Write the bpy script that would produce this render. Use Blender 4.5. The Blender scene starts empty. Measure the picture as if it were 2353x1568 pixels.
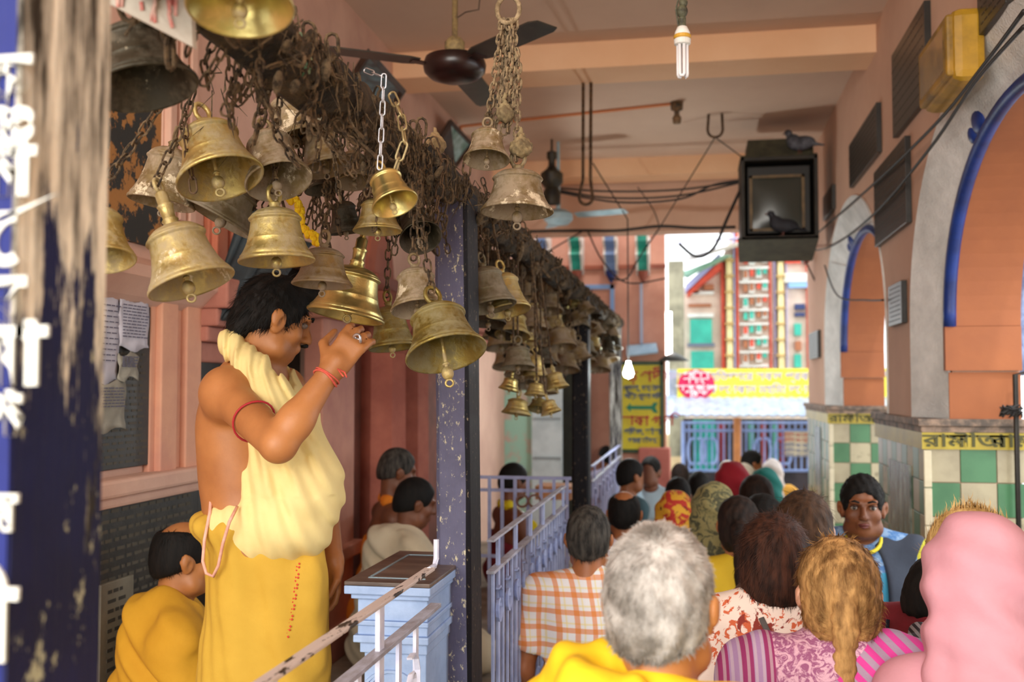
import bpy, bmesh, math, random
import numpy as np
from mathutils import Vector, Matrix, Euler
random.seed(7); np.random.seed(7)
S = bpy.context.scene
COL = S.collection
PI = math.pi
R = math.radians
# ------------------------------------------------------------------ camera, world, light, exposure
FPX = 2350.0; CX = 1176.5; CY = 784.0; CAMZ = 1.95
YAW = R(10.2); PITCH = R(2.6)
cd = bpy.data.cameras.new('camera'); cam = bpy.data.objects.new('camera', cd); COL.objects.link(cam)
cam.location = (0, 0, CAMZ); cam.rotation_euler = (R(90) + PITCH, 0, YAW)
cd.sensor_width = 36.0; cd.lens = 36.0 * FPX / 2353.0
cd.dof.use_dof = True; cd.dof.focus_distance = 2.55; cd.dof.aperture_fstop = 3.2
cd.clip_start = 0.05
S.camera = cam
wd = bpy.data.worlds.new('world'); S.world = wd; wd.use_nodes = True
wd.node_tree.nodes['Background'].inputs[0].default_value = (0.93, 0.97, 1.0, 1)
wd.node_tree.nodes['Background'].inputs[1].default_value = 1.6
sl = bpy.data.lights.new('sun', 'SUN'); sun = bpy.data.objects.new('sun', sl); COL.objects.link(sun)
sl.energy = 0.7; sl.angle = R(3); sl.color = (1, .96, .88); sun.rotation_euler = (R(33), 0, R(12))
def area(name, loc, rot, sx, sy, e, col):
    l = bpy.data.lights.new(name, 'AREA'); l.shape = 'RECTANGLE'; l.size = sx; l.size_y = sy; l.energy = e; l.color = col
    o = bpy.data.objects.new(name, l); COL.objects.link(o); o.location = loc; o.rotation_euler = rot; return o
area('courtyard_daylight', (-1.3, -2.6, 3.0), (R(78), 0, R(-12)), 4.2, 2.6, 195, (1, .93, .82))
area('arch_daylight', (3.4, 4.0, 3.6), (R(55), 0, R(90)), 3.0, 2.0, 35, (1, .97, .93))
S.view_settings.view_transform = 'Standard'; S.view_settings.look = 'None'
S.view_settings.exposure = 0.72; S.view_settings.gamma = 1.0
S.view_settings.use_curve_mapping = False
S.cycles.max_bounces = 8; S.cycles.diffuse_bounces = 5

CAMM = cam.rotation_euler.to_matrix()
CAMP = Vector((0, 0, CAMZ))
def ray(px, py):
    return CAMM @ Vector(((px - CX) / FPX, -(py - CY) / FPX, -1))
def P(px, py, Y):                       # point seen at a pixel, Y metres down the passage
    d = ray(px, py); return CAMP + d * (Y / d.y)
def PX(px, py, X):
    d = ray(px, py); return CAMP + d * (X / d.x)
def PZ(px, py, Z):
    d = ray(px, py); return CAMP + d * ((Z - CAMZ) / d.z)

# ------------------------------------------------------------------ materials
MATS = {}
class NT:
    def __init__(s, m):
        m.use_nodes = True; s.m = m; s.t = m.node_tree; s.n = s.t.nodes; s.b = s.n['Principled BSDF']
        tc = s.n.new('ShaderNodeTexCoord'); s.co = tc.outputs['Object']; s.tc = tc
    def link(s, a, b): s.t.links.new(a, b)
    def mapping(s, scale=(1, 1, 1), loc=(0, 0, 0), rot=(0, 0, 0), src=None):
        k = s.n.new('ShaderNodeMapping'); k.inputs['Scale'].default_value = scale; k.inputs['Location'].default_value = loc; k.inputs['Rotation'].default_value = rot
        s.link(src or s.co, k.inputs[0]); return k.outputs[0]
    def noise(s, scale=5, detail=6, rough=.6, src=None, dist=0):
        k = s.n.new('ShaderNodeTexNoise'); k.inputs['Scale'].default_value = scale; k.inputs['Detail'].default_value = detail
        k.inputs['Roughness'].default_value = rough; k.inputs['Distortion'].default_value = dist
        s.link(src or s.co, k.inputs[0]); return k.outputs[0]
    def voro(s, scale=5, src=None, out='Distance'):
        k = s.n.new('ShaderNodeTexVoronoi'); k.inputs['Scale'].default_value = scale; s.link(src or s.co, k.inputs[0]); return k.outputs[out]
    def ramp(s, fac, a, b):
        k = s.n.new('ShaderNodeMapRange'); k.inputs[1].default_value = a; k.inputs[2].default_value = b; s.link(fac, k.inputs[0]); return k.outputs[0]
    def mix(s, fac, a, b):
        k = s.n.new('ShaderNodeMix'); k.data_type = 'RGBA'
        if isinstance(fac, (int, float)): k.inputs[0].default_value = fac
        else: s.link(fac, k.inputs[0])
        for i, v in ((6, a), (7, b)):
            if isinstance(v, tuple): k.inputs[i].default_value = (*v[:3], 1)
            else: s.link(v, k.inputs[i])
        return k.outputs[2]
    def math(s, op, a, b=None, c=None):
        k = s.n.new('ShaderNodeMath'); k.operation = op
        for i, v in enumerate((a, b, c)):
            if v is None: continue
            if isinstance(v, (int, float)): k.inputs[i].default_value = v
            else: s.link(v, k.inputs[i])
        return k.outputs[0]
    def xyz(s, src=None):
        k = s.n.new('ShaderNodeSeparateXYZ'); s.link(src or s.co, k.inputs[0]); return k.outputs
    def stripes(s, comp, period, duty, phase=0):
        v = s.math('ADD', s.math('DIVIDE', comp, period), phase)
        return s.math('LESS_THAN', s.math('FRACT', v), duty)
    def bump(s, h, strength=.3, dist=.01):
        k = s.n.new('ShaderNodeBump'); k.inputs['Strength'].default_value = strength; k.inputs['Distance'].default_value = dist
        s.link(h, k.inputs['Height']); s.link(k.outputs[0], s.b.inputs['Normal'])
    def base(s, v):
        if isinstance(v, tuple): s.b.inputs['Base Color'].default_value = (*v[:3], 1)
        else: s.link(v, s.b.inputs['Base Color'])
def lin(h):
    c = [int(h[i:i + 2], 16) / 255 for i in (0, 2, 4)]
    return tuple(x / 12.92 if x <= .04045 else ((x + .055) / 1.055) ** 2.4 for x in c)
def newmat(name, rough=.6, metal=0):
    m = bpy.data.materials.new(name); t = NT(m); t.b.inputs['Roughness'].default_value = rough; t.b.inputs['Metallic'].default_value = metal
    MATS[name] = m; return m, t
def M(name, c1, c2=None, ns=6, lo=.4, hi=.6, rough=.6, metal=0, bs=60, bump=.25, bd=.004, st=(1, 1, 1), sss=0):
    if name in MATS: return MATS[name]
    m, t = newmat(name, rough, metal)
    c1 = lin(c1) if isinstance(c1, str) else c1
    if c2:
        c2 = lin(c2) if isinstance(c2, str) else c2
        src = t.mapping(st)
        t.base(t.mix(t.ramp(t.noise(ns, 8, .62, src), lo, hi), c1, c2))
    else: t.base(c1)
    if bump: t.bump(t.noise(bs, 4, .6, t.mapping(st)), bump, bd)
    if sss:
        t.b.inputs['Subsurface Weight'].default_value = sss; t.b.inputs['Subsurface Radius'].default_value = (.02, .008, .004)
    return m
def emit(name, col, e):
    if name in MATS: return MATS[name]
    m, t = newmat(name); t.base(col); t.b.inputs['Emission Color'].default_value = (*col, 1); t.b.inputs['Emission Strength'].default_value = e; return m

# ------------------------------------------------------------------ mesh building
def tag(o, label=None, cat=None, group=None, kind=None):
    if label: o['label'] = label
    if cat: o['category'] = cat
    if group: o['group'] = group
    if kind: o['kind'] = kind
    return o
def empty(name, loc, label=None, cat=None, group=None, rz=0):
    o = bpy.data.objects.new(name, None); COL.objects.link(o); o.location = loc; o.rotation_euler = (0, 0, rz)
    o.empty_display_size = .05
    return tag(o, label, cat, group)
def wmat(o):
    m = Matrix.LocRotScale(o.location, o.rotation_euler, o.scale)
    return (wmat(o.parent) @ m) if o.parent else m
class G:
    def __init__(s): s.v = []; s.f = []; s.mi = []
    def addvf(s, v, f, mi=0):
        n = len(s.v); s.v += [tuple(p) for p in v]; s.f += [tuple(i + n for i in q) for q in f]; s.mi += [mi] * len(f); return s
    def box(s, c, d, rot=None, mi=0):
        c = Vector(c); h = [x / 2 for x in d]
        v = [Vector((sx * h[0], sy * h[1], sz * h[2])) for sz in (-1, 1) for sy in (-1, 1) for sx in (-1, 1)]
        if rot is not None:
            rm = rot if isinstance(rot, Matrix) else Euler(rot).to_matrix(); v = [rm @ p for p in v]
        return s.addvf([c + p for p in v], [(0, 2, 3, 1), (4, 5, 7, 6), (0, 1, 5, 4), (2, 6, 7, 3), (0, 4, 6, 2), (1, 3, 7, 5)], mi)
    def b2(s, lo, hi, mi=0):
        lo, hi = Vector(lo), Vector(hi)
        return s.box((lo + hi) / 2, [abs(a) for a in (hi - lo)], mi=mi)
    def tube(s, pts, r, n=8, closed=False, mi=0, sq=1.0):
        pts = [Vector(p) for p in pts]; m = len(pts)
        rs = r if isinstance(r, (list, tuple)) else [r] * m
        vs = []; up = None
        for i in range(m):
            a = pts[(i - 1) % m] if (closed or i > 0) else pts[i]; b = pts[(i + 1) % m] if (closed or i < m - 1) else pts[i]
            t = (b - a); t = t.normalized() if t.length > 1e-9 else Vector((0, 0, 1))
            if up is None:
                up = t.orthogonal().normalized()
            else:
                up = up - t * up.dot(t)
                up = up.normalized() if up.length > 1e-6 else t.orthogonal().normalized()
            w = t.cross(up)
            for k in range(n):
                an = 2 * PI * k / n + PI / n; vs.append(pts[i] + (up * math.cos(an) + w * math.sin(an) * sq) * rs[i])
        fs = []
        for i in range(m if closed else m - 1):
            j = (i + 1) % m
            for k in range(n): fs.append((i * n + k, i * n + (k + 1) % n, j * n + (k + 1) % n, j * n + k))
        if not closed: fs.append(tuple(range(n))[::-1]); fs.append(tuple((m - 1) * n + k for k in range(n)))
        return s.addvf(vs, fs, mi)
    def lathe(s, prof, mat=None, n=32, mi=0, caps=True):
        mat = mat or Matrix()
        vs = []; fs = []
        for r, z in prof:
            for k in range(n): a = 2 * PI * k / n; vs.append(mat @ Vector((r * math.cos(a), r * math.sin(a), z)))
        for i in range(len(prof) - 1):
            for k in range(n): fs.append((i * n + k, i * n + (k + 1) % n, (i + 1) * n + (k + 1) % n, (i + 1) * n + k))
        if caps:
            if prof[0][0] > 1e-5: fs.append(tuple(range(n))[::-1])
            if prof[-1][0] > 1e-5: fs.append(tuple((len(prof) - 1) * n + k for k in range(n)))
        return s.addvf(vs, fs, mi)
    def ell(s, c, r, rot=None, nu=16, nv=10, mi=0):
        c = Vector(c); r = r if isinstance(r, (tuple, list)) else (r, r, r)
        rm = (rot if isinstance(rot, Matrix) else Euler(rot).to_matrix()) if rot is not None else Matrix.Identity(3)
        vs = [c + rm @ Vector((0, 0, -r[2]))]
        for i in range(1, nv):
            a = PI * i / nv - PI / 2
            for k in range(nu):
                b = 2 * PI * k / nu; vs.append(c + rm @ Vector((r[0] * math.cos(a) * math.cos(b), r[1] * math.cos(a) * math.sin(b), r[2] * math.sin(a))))
        vs.append(c + rm @ Vector((0, 0, r[2]))); fs = []
        for k in range(nu): fs.append((0, 1 + (k + 1) % nu, 1 + k))
        for i in range(nv - 2):
            for k in range(nu): fs.append((1 + i * nu + k, 1 + i * nu + (k + 1) % nu, 1 + (i + 1) * nu + (k + 1) % nu, 1 + (i + 1) * nu + k))
        L = len(vs) - 1; o = 1 + (nv - 2) * nu
        for k in range(nu): fs.append((o + k, o + (k + 1) % nu, L))
        return s.addvf(vs, fs, mi)
    def prism(s, poly, axis, a, b, mi=0):         # poly: 2-D outline; axis 'x','y','z'
        def mk(p, t): return {'x': (t, p[0], p[1]), 'y': (p[0], t, p[1]), 'z': (p[0], p[1], t)}[axis]
        n = len(poly); vs = [mk(p, a) for p in poly] + [mk(p, b) for p in poly]
        fs = [tuple(range(n))[::-1], tuple(range(n, 2 * n))] + [(i, (i + 1) % n, (i + 1) % n + n, i + n) for i in range(n)]
        return s.addvf(vs, fs, mi)
    def slab(s, q, d):                              # four corners and a thickness vector
        q = [Vector(p) for p in q]; d = Vector(d)
        return s.addvf(q + [p + d for p in q], [(3, 2, 1, 0), (4, 5, 6, 7), (0, 1, 5, 4), (1, 2, 6, 5), (2, 3, 7, 6), (3, 0, 4, 7)])
    def build(s, name, mats, parent=None, smooth=False, origin=None, bevel=0, auto=None):
        me = bpy.data.meshes.new(name)
        if parent is not None: inv = wmat(parent).inverted()
        elif origin is not None: inv = Matrix.Translation(-Vector(origin))
        else:
            a = np.array(s.v); o = Vector(((a[:, 0].min() + a[:, 0].max()) / 2, (a[:, 1].min() + a[:, 1].max()) / 2, a[:, 2].min()))
            origin = o; inv = Matrix.Translation(-o)
        me.from_pydata([inv @ Vector(p) for p in s.v], [], s.f)
        for m in (mats if isinstance(mats, (list, tuple)) else [mats]): me.materials.append(m)
        me.polygons.foreach_set('material_index', s.mi)
        if smooth: me.polygons.foreach_set('use_smooth', [True] * len(s.f))
        me.update()
        o = bpy.data.objects.new(name, me); COL.objects.link(o)
        if parent is not None: o.parent = parent
        else: o.location = origin
        bm = bmesh.new(); bm.from_mesh(me); bmesh.ops.recalc_face_normals(bm, faces=bm.faces); bm.to_mesh(me); bm.free()
        if auto is not None: me.set_sharp_from_angle(angle=R(auto))
        if bevel:
            b = o.modifiers.new('bevel', 'BEVEL'); b.width = bevel; b.segments = 2; b.limit_method = 'ANGLE'
        return o
def struct(name, g, mat, **k): return tag(g.build(name, mat, **k), kind='structure')
def link_path(c, d, w, L, wd, n=6):
    pts = []
    for i in range(n): a = PI * i / (n - 1) - PI / 2; pts.append(c + d * (L / 2 - wd / 2 + wd / 2 * math.cos(a)) + w * (wd / 2 * math.sin(a)))
    for i in range(n): a = PI * i / (n - 1) + PI / 2; pts.append(c + d * (-L / 2 + wd / 2 + wd / 2 * math.cos(a)) + w * (wd / 2 * math.sin(a)))
    return pts
def chain(g, pts, L=.03, wd=.014, r=.002, n=5, nn=5, jit=0):
    pts = [Vector(p) for p in pts]; seg = []; step = L - 2.6 * r
    acc = 0; k = 0
    for a, b in zip(pts[:-1], pts[1:]):
        d = b - a; l = d.length
        if l < 1e-6: continue
        d.normalize()
        while acc < l:
            c = a + d * acc; up = Vector((0, 1, 0.01)) if abs(d.y) < .9 else Vector((1, 0, 0))
            w = d.cross(up).normalized()
            if k % 2: w = d.cross(w)
            if jit: w = (w + Vector([random.uniform(-jit, jit) for _ in range(3)])).normalized()
            g.tube(link_path(c, d, w, L, wd, n), r, nn, closed=True); acc += step; k += 1
        acc -= l
    return g
def catenary(a, b, sag, n=12):
    a, b = Vector(a), Vector(b)
    return [a.lerp(b, i / n) - Vector((0, 0, sag * 4 * (i / n) * (1 - i / n))) for i in range(n + 1)]
def text(s, size, mw, mat, parent, name='lettering', ext=.002, align='CENTER', bold=0, sx=1.0):
    c = bpy.data.curves.new(name, 'FONT'); c.body = s; c.size = size; c.extrude = ext; c.align_x = align; c.align_y = 'CENTER'; c.offset = bold; c.resolution_u = 4; c.space_line = .8
    o = bpy.data.objects.new('tmp', c); COL.objects.link(o)
    bpy.context.view_layer.update()
    me = bpy.data.meshes.new_from_object(o.evaluated_get(bpy.context.evaluated_depsgraph_get()))
    bpy.data.objects.remove(o)
    me.transform(wmat(parent).inverted() @ mw @ Matrix.Diagonal((sx, 1, 1, 1))); me.materials.clear(); me.materials.append(mat)
    o = bpy.data.objects.new(name, me); COL.objects.link(o); o.parent = parent; return o
FRONT = Matrix.Rotation(R(90), 4, 'X')             # text in the xy plane turned to face the camera side (-Y)
# ------------------------------------------------------------------ signed-distance modelling
class SDF:
    def __init__(s, lo, hi, h):
        s.h = h; s.lo = np.array(lo, float); n = np.ceil((np.array(hi) - s.lo) / h).astype(int) + 1
        s.ax = [(s.lo[i] + np.arange(n[i]) * h).astype(np.float32) for i in range(3)]
        s.d = np.full(n, .3, np.float32)
    def _sl(s, lo, hi, m):
        r = []
        for i in range(3):
            a = int(max(0, math.floor((lo[i] - m - s.lo[i]) / s.h))); b = int(min(len(s.ax[i]), math.ceil((hi[i] + m - s.lo[i]) / s.h) + 1))
            r.append(slice(a, max(a, b)))
        return tuple(r)
    def co(s, sl): return s.ax[0][sl[0]][:, None, None], s.ax[1][sl[1]][None, :, None], s.ax[2][sl[2]][None, None, :]
    def _un(s, sl, b, k):
        if b.size == 0: return
        a = s.d[sl]
        if k <= 0: s.d[sl] = np.minimum(a, b); return
        h = np.clip(.5 + .5 * (b - a) / k, 0, 1); s.d[sl] = b * (1 - h) + a * h - k * h * (1 - h)
    def _sub(s, sl, b, k):
        if b.size == 0: return
        a = s.d[sl]; nb = -b; k = max(k, 1e-4)
        h = np.clip(.5 - .5 * (nb - a) / k, 0, 1); s.d[sl] = a * h + nb * (1 - h) + k * h * (1 - h)
    def dcone(s, sl, p0, p1, r0, r1, sq=None):
        x, y, z = s.co(sl); p0 = np.array(p0, float); p1 = np.array(p1, float); ab = p1 - p0; L = max((ab ** 2).sum(), 1e-9)
        X, Y, Z = x - p0[0], y - p0[1], z - p0[2]
        t = np.clip((X * ab[0] + Y * ab[1] + Z * ab[2]) / L, 0, 1)
        dx, dy, dz = X - t * ab[0], Y - t * ab[1], Z - t * ab[2]
        if sq is not None:                             # flatten along a direction
            u, f = sq; q = dx * u[0] + dy * u[1] + dz * u[2]; e = (1 / f - 1)
            dx, dy, dz = dx + q * u[0] * e, dy + q * u[1] * e, dz + q * u[2] * e
        return np.sqrt(dx * dx + dy * dy + dz * dz) - (r0 + (r1 - r0) * t)
    def cone(s, p0, p1, r0, r1=None, k=.02, sub=False, sq=None):
        r1 = r0 if r1 is None else r1; rm = max(r0, r1)
        lo = [min(p0[i], p1[i]) - rm for i in range(3)]; hi = [max(p0[i], p1[i]) + rm for i in range(3)]
        sl = s._sl(lo, hi, k + 3 * s.h + .02); d = s.dcone(sl, p0, p1, r0, r1, sq)
        (s._sub if sub else s._un)(sl, d, k); return s
    def ell(s, c, r, k=.02, sub=False, rot=None):
        r = np.array(r if hasattr(r, '__len__') else [r] * 3, float); rm = r.max()
        sl = s._sl([c[i] - rm for i in range(3)], [c[i] + rm for i in range(3)], k + 3 * s.h + .02)
        x, y, z = s.co(sl); X, Y, Z = x - c[0], y - c[1], z - c[2]
        if rot is not None:
            m = (rot if isinstance(rot, Matrix) else Euler(rot).to_matrix()).transposed()
            X, Y, Z = (m[0][0] * X + m[0][1] * Y + m[0][2] * Z, m[1][0] * X + m[1][1] * Y + m[1][2] * Z, m[2][0] * X + m[2][1] * Y + m[2][2] * Z)
        k0 = np.sqrt((X / r[0]) ** 2 + (Y / r[1]) ** 2 + (Z / r[2]) ** 2) + 1e-6
        k1 = np.sqrt((X / r[0] ** 2) ** 2 + (Y / r[1] ** 2) ** 2 + (Z / r[2] ** 2) ** 2) + 1e-6
        (s._sub if sub else s._un)(sl, (k0 * (k0 - 1) / k1).astype(np.float32), k); return s
    def full(s): return tuple(slice(0, n) for n in s.d.shape)
    def plane(s, p, n, k=.004):                     # keep the side the normal points away from
        n = np.array(n, float); n /= np.linalg.norm(n); x, y, z = s.co(s.full())
        b = (x - p[0]) * n[0] + (y - p[1]) * n[1] + (z - p[2]) * n[2]
        a = s.d; h = np.clip(.5 - .5 * (b - a) / k, 0, 1); s.d = (a * h + b * (1 - h) + k * h * (1 - h)).astype(np.float32); return s
    def warp(s, fn):
        x, y, z = s.co(s.full()); s.d = (s.d + fn(x, y, z)).astype(np.float32); return s
    def mesh(s):
        d = s.d
        d = d.copy(); d[0], d[-1], d[:, 0], d[:, -1], d[:, :, 0], d[:, :, -1] = 1, 1, 1, 1, 1, 1
        ins = d < 0; n = d.shape
        cnt = np.zeros((n[0] - 1, n[1] - 1, n[2] - 1), np.int8); acc = np.zeros(cnt.shape + (3,), np.float32)
        import itertools
        for ax in range(3):
            o = [i for i in range(3) if i != ax]
            for da, db in itertools.product((0, 1), (0, 1)):
                s0 = [None] * 3; s1 = [None] * 3
                s0[ax] = slice(0, n[ax] - 1); s1[ax] = slice(1, n[ax])
                for q, dd in zip(o, (da, db)): s0[q] = slice(dd, n[q] - 1 + dd); s1[q] = s0[q]
                a = d[tuple(s0)]; b = d[tuple(s1)]; cr = (a < 0) != (b < 0)
                ii = np.nonzero(cr); t = a[ii] / (a[ii] - b[ii])
                cnt[ii] += 1; acc[ii + (ax,)] += t; acc[ii + (o[0],)] += da; acc[ii + (o[1],)] += db
        act = cnt > 0; idx = np.full(cnt.shape, -1, np.int64); ii = np.nonzero(act); idx[ii] = np.arange(len(ii[0]))
        v = (np.stack(ii, 1) + acc[ii] / cnt[ii][:, None]) * s.h + s.lo
        F = []
        for ax in range(3):
            o = [(ax + 1) % 3, (ax + 2) % 3]
            s0 = [slice(1, n[i] - 1) for i in range(3)]; s1 = [slice(1, n[i] - 1) for i in range(3)]
            s0[ax] = slice(0, n[ax] - 1); s1[ax] = slice(1, n[ax])
            a = ins[tuple(s0)]; b = ins[tuple(s1)]; cr = np.nonzero(a != b)
            if len(cr[0]) == 0: continue
            c = [cr[i] + (0 if i == ax else 1) for i in range(3)]; fl = a[cr]
            def g(u, w):
                q = [x.copy() for x in c]; q[o[0]] -= u; q[o[1]] -= w; return idx[tuple(q)]
            q = np.stack([g(1, 1), g(0, 1), g(0, 0), g(1, 0)], 1)
            q[~fl] = q[~fl][:, ::-1]; F.append(q)
        return v, np.concatenate(F)
def sdfobj(name, sdf, mat, parent=None, origin=(0, 0, 0), smooth_it=1, extra=None, local=True, dec=None):
    v, f = sdf.mesh()
    if smooth_it:
        for _ in range(smooth_it):
            s_ = np.zeros_like(v); c_ = np.zeros(len(v))
            for a, b in ((0, 1), (1, 2), (2, 3), (3, 0)):
                for p, q in ((f[:, a], f[:, b]), (f[:, b], f[:, a])):
                    for i in range(3): s_[:, i] += np.bincount(p, v[q, i], len(v))
                    c_ += np.bincount(p, minlength=len(v))
            v = v * .5 + .5 * s_ / np.maximum(c_, 1)[:, None]
    nf = len(f)
    if extra is not None:
        ev, ef = extra(v, f); f = f.tolist() + (ef + len(v)).tolist(); v = np.concatenate([v, ev])
    else: f = f.tolist()
    v = v - np.array(origin)
    if parent is not None and not local:
        m = np.array(wmat(parent).inverted()); v = v @ m[:3, :3].T + m[:3, 3]
    me = bpy.data.meshes.new(name); me.from_pydata(v.tolist(), [], f)
    me.polygons.foreach_set('use_smooth', [True] * len(f)); me.update()
    for m in (mat if isinstance(mat, (list, tuple)) else [mat]): me.materials.append(m)
    o = bpy.data.objects.new(name, me); COL.objects.link(o)
    if parent is not None: o.parent = parent
    else: o.location = origin
    return o
def strands(nst, length, width, flow, seed=1, lift=.07, sel=None, jit=.10, curl=.05):
    """short tapered hairs standing on a hair surface, lying along flow(p, n)"""
    def fn(v, f):
        rng = np.random.default_rng(seed)
        a, b, c = v[f[:, 0]], v[f[:, 1]], v[f[:, 2]]; nn = np.cross(c - a, v[f[:, 3]] - b); nn /= np.linalg.norm(nn, axis=1)[:, None] + 1e-9
        cen = (a + c) / 2
        ok = np.ones(len(f), bool) if sel is None else sel(cen)
        ids = np.nonzero(ok)[0]; ids = rng.choice(ids, nst)
        w = rng.random((nst, 4)); w /= w.sum(1)[:, None]
        p = (v[f[ids]] * w[:, :, None]).sum(1); n = nn[ids]
        if ((cen - v.mean(0)) * nn).sum(1).mean() < 0: n = -n
        fl = flow(p, n); fl = fl - n * (fl * n).sum(1)[:, None]; fl += rng.normal(0, jit, fl.shape); fl /= np.linalg.norm(fl, axis=1)[:, None] + 1e-9
        side = np.cross(fl, n); side /= np.linalg.norm(side, axis=1)[:, None] + 1e-9
        L = length * (.5 + rng.random(nst))[:, None]
        base = p - n * .002
        pts = [base, base + fl * L * .4 + n * L * lift * .5, base + fl * L * .75 + n * L * lift * .65 + side * L * curl, base + fl * L + n * L * lift * .6]
        wd_ = [width, width * .9, width * .6]
        V = []
        for q, ww in zip(pts[:3], wd_): V += [q - side * ww / 2, q + side * ww / 2]
        V.append(pts[3]); V = np.stack(V, 1)
        F = []
        o = np.arange(nst) * 7
        F4 = np.concatenate([np.stack([o + 0, o + 1, o + 3, o + 2], 1), np.stack([o + 2, o + 3, o + 5, o + 4], 1), np.stack([o + 4, o + 5, o + 6, o + 6], 1)])
        F4 = F4[:2 * nst]; tri = np.stack([o + 4, o + 5, o + 6], 1)
        class FL:                                       # quads and triangles together
            def __init__(s, l): s.l = l
            def __add__(s, k): return FL([[i + k for i in q] for q in s.l])
            def tolist(s): return s.l
        return V.reshape(-1, 3), FL(F4.tolist() + tri.tolist())
    return fn
# ------------------------------------------------------------------ shared materials
pink = M('pink_plaster', 'dab49a', 'c8a088', ns=1.3, lo=.35, hi=.7, rough=.85, bs=25, bump=.25, bd=.006)
pink2 = M('pink_plaster_old', 'dcb49e', 'c49a88', ns=2.2, lo=.35, hi=.7, rough=.85, bs=30, bump=.3, bd=.006)
ceilm = M('ceiling_paint', 'dabda6', 'ccae98', ns=.9, lo=.35, hi=.7, rough=.9, bs=20, bump=.15, bd=.005)
peach = M('peach_paint', 'f6cba2', 'ecbb90', ns=1.5, lo=.3, hi=.7, rough=.8, bs=20, bump=.15, bd=.005)
orange = M('orange_plaster', 'a8663f', '94583a', ns=1.8, lo=.35, hi=.7, rough=.8, bs=22, bump=.25, bd=.006)
redpink = M('red_brown_plaster', 'a8614a', '8a4c3c', ns=2.5, rough=.8, bs=22)
floorm = M('stone_floor', 'a89c8c', '8a7e70', ns=3, rough=.7, bs=12)
slate = M('dark_slate', '4a4640', '25221e', ns=7, rough=.5, bs=60, st=(1, 1, 3))
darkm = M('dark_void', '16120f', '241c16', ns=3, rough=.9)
silver = M('silver_white_paint', 'fbfaf6', 'd2d2ce', ns=4, lo=.35, hi=.65, rough=.6, bs=90, bump=.8, bd=.012)
blue = M('royal_blue_paint', '1d3a86', '172c66', ns=6, rough=.45)
paleblue = M('pale_blue_paint', 'a9bcdc', '93a6ca', ns=6, rough=.5, bs=40)
railw = M('lavender_white_paint', 'dfe2f2', 'c2c8e2', ns=12, rough=.45, bs=60)
railb = M('lavender_blue_paint', 'a4b2d8', '8c9ac4', ns=9, rough=.5, bs=60)
chip = M('chipped_rail_paint', 'c8bab4', '2a1e1c', ns=34, lo=.56, hi=.58, rough=.5, st=(1.6, .3, 1))
chip2 = M('chipped_grey_paint', 'aeb2c4', '8d8a92', ns=26, rough=.5, st=(1, .35, 1))
blackm = M('black_paint', '15130f', '25211b', ns=9, rough=.5)
brown = M('brown_wood', '4a3020', '2b1a10', ns=8, rough=.55, st=(1, 1, .3))
green = M('tile_green', '4c7d56', '3f6f4b', ns=3, rough=.3, bs=8, bump=.1)
cream = M('tile_cream', 'aca286', '9a9076', ns=5, rough=.3, bs=8, bump=.1)
stained = M('tile_stained', 'b4aa8c', '5c543e', ns=14, lo=.55, hi=.75, rough=.4)
grout = M('grout', '8d8a78', rough=.9)
yellowp = M('yellow_sign_paint', 'e6d62a', 'd9c924', ns=5, rough=.5, bump=.1)
dkgreen = M('dark_green_paint', '35502e', '26401f', ns=8, rough=.5)
teal = M('teal_shutter', '2fae98', '259080', ns=5, rough=.5)
white = M('white_paint', 'e6e6e0', 'd4d4ce', ns=5, rough=.6, bump=.1)
paper = M('paper', 'd0ced8', 'bdbac4', ns=6, rough=.8, bump=.1)
wirem = M('black_cable', '1d1a18', rough=.6, bump=0)
ink = M('ink', '5a586e', rough=.8, bump=0)
steel = M('bright_steel', 'cfd2da', rough=.3, metal=.9, bump=0)
rust = M('rusty_dusty_metal', '6d5238', '3a2a1c', ns=40, rough=.8, metal=.3)
pinkface = M('pink_stair_wall', 'cf7f72', 'bb6c62', ns=3, rough=.8)

# ------------------------------------------------------------------ the room
XR = 1.09; XL = -1.95; ZC = 4.15; YE = 10.45
struct('floor', G().b2((-6, -6, -.1), (6, 24, 0)), floorm)
struct('ceiling', G().b2((-3.4, -.6, ZC), (1.5, YE, ZC + .2)), ceilm)
def beam(name, y0, y1, z=3.98, m=peach): struct(name, G().b2((XL, y0, z), (XR, y1, ZC)), m)
beam('trim_1', 6.4, 6.75); beam('trim_2', 9.75, 10.1); beam('trim_3', 3.1, 3.4)
struct('trim_4', G().b2((-1.95, 10.2, 3.5), (XR + .4, YE, ZC)), pink)
# right wall with two arched openings
def arch_curve(y0, y1, z0, rise, n=28, e=.92):
    c = (y0 + y1) / 2; r = (y1 - y0) / 2
    return [(c - r * math.cos(PI * i / n), z0 + rise * math.sin(PI * i / n) ** e) for i in range(n + 1)]
ARCH = [(2.88, 5.2), (6.48, 8.76)]
g = G()
x0, x1 = XR, XR + .42
ys = [-1.0] + [v for a in ARCH for v in a] + [YE]
for i in range(0, len(ys), 2): g.b2((x0, ys[i], 0), (x1, ys[i + 1], ZC))
def inner(a, b, n=40): return [(a, 1.8), (a, 2.24)] + arch_curve(a, b, 2.24, .86, n, .95)[1:-1] + [(b, 2.24), (b, 1.8)]
def outer(a, b, n=40): return [(a - .3, 1.8), (a - .3, 2.24)] + arch_curve(a - .3, b + .3, 2.24, 1.06, n, .95)[1:-1] + [(b + .3, 2.24), (b + .3, 1.8)]
XS = XR + .11
def over(g, cu, xa, xb):
    for i in range(1, len(cu) - 2):
        (ya, za), (yb, zb) = cu[i], cu[i + 1]
        g.prism([(ya, za), (yb, zb), (yb, ZC), (ya, ZC)], 'x', xa, xb)
g = G()
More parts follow.
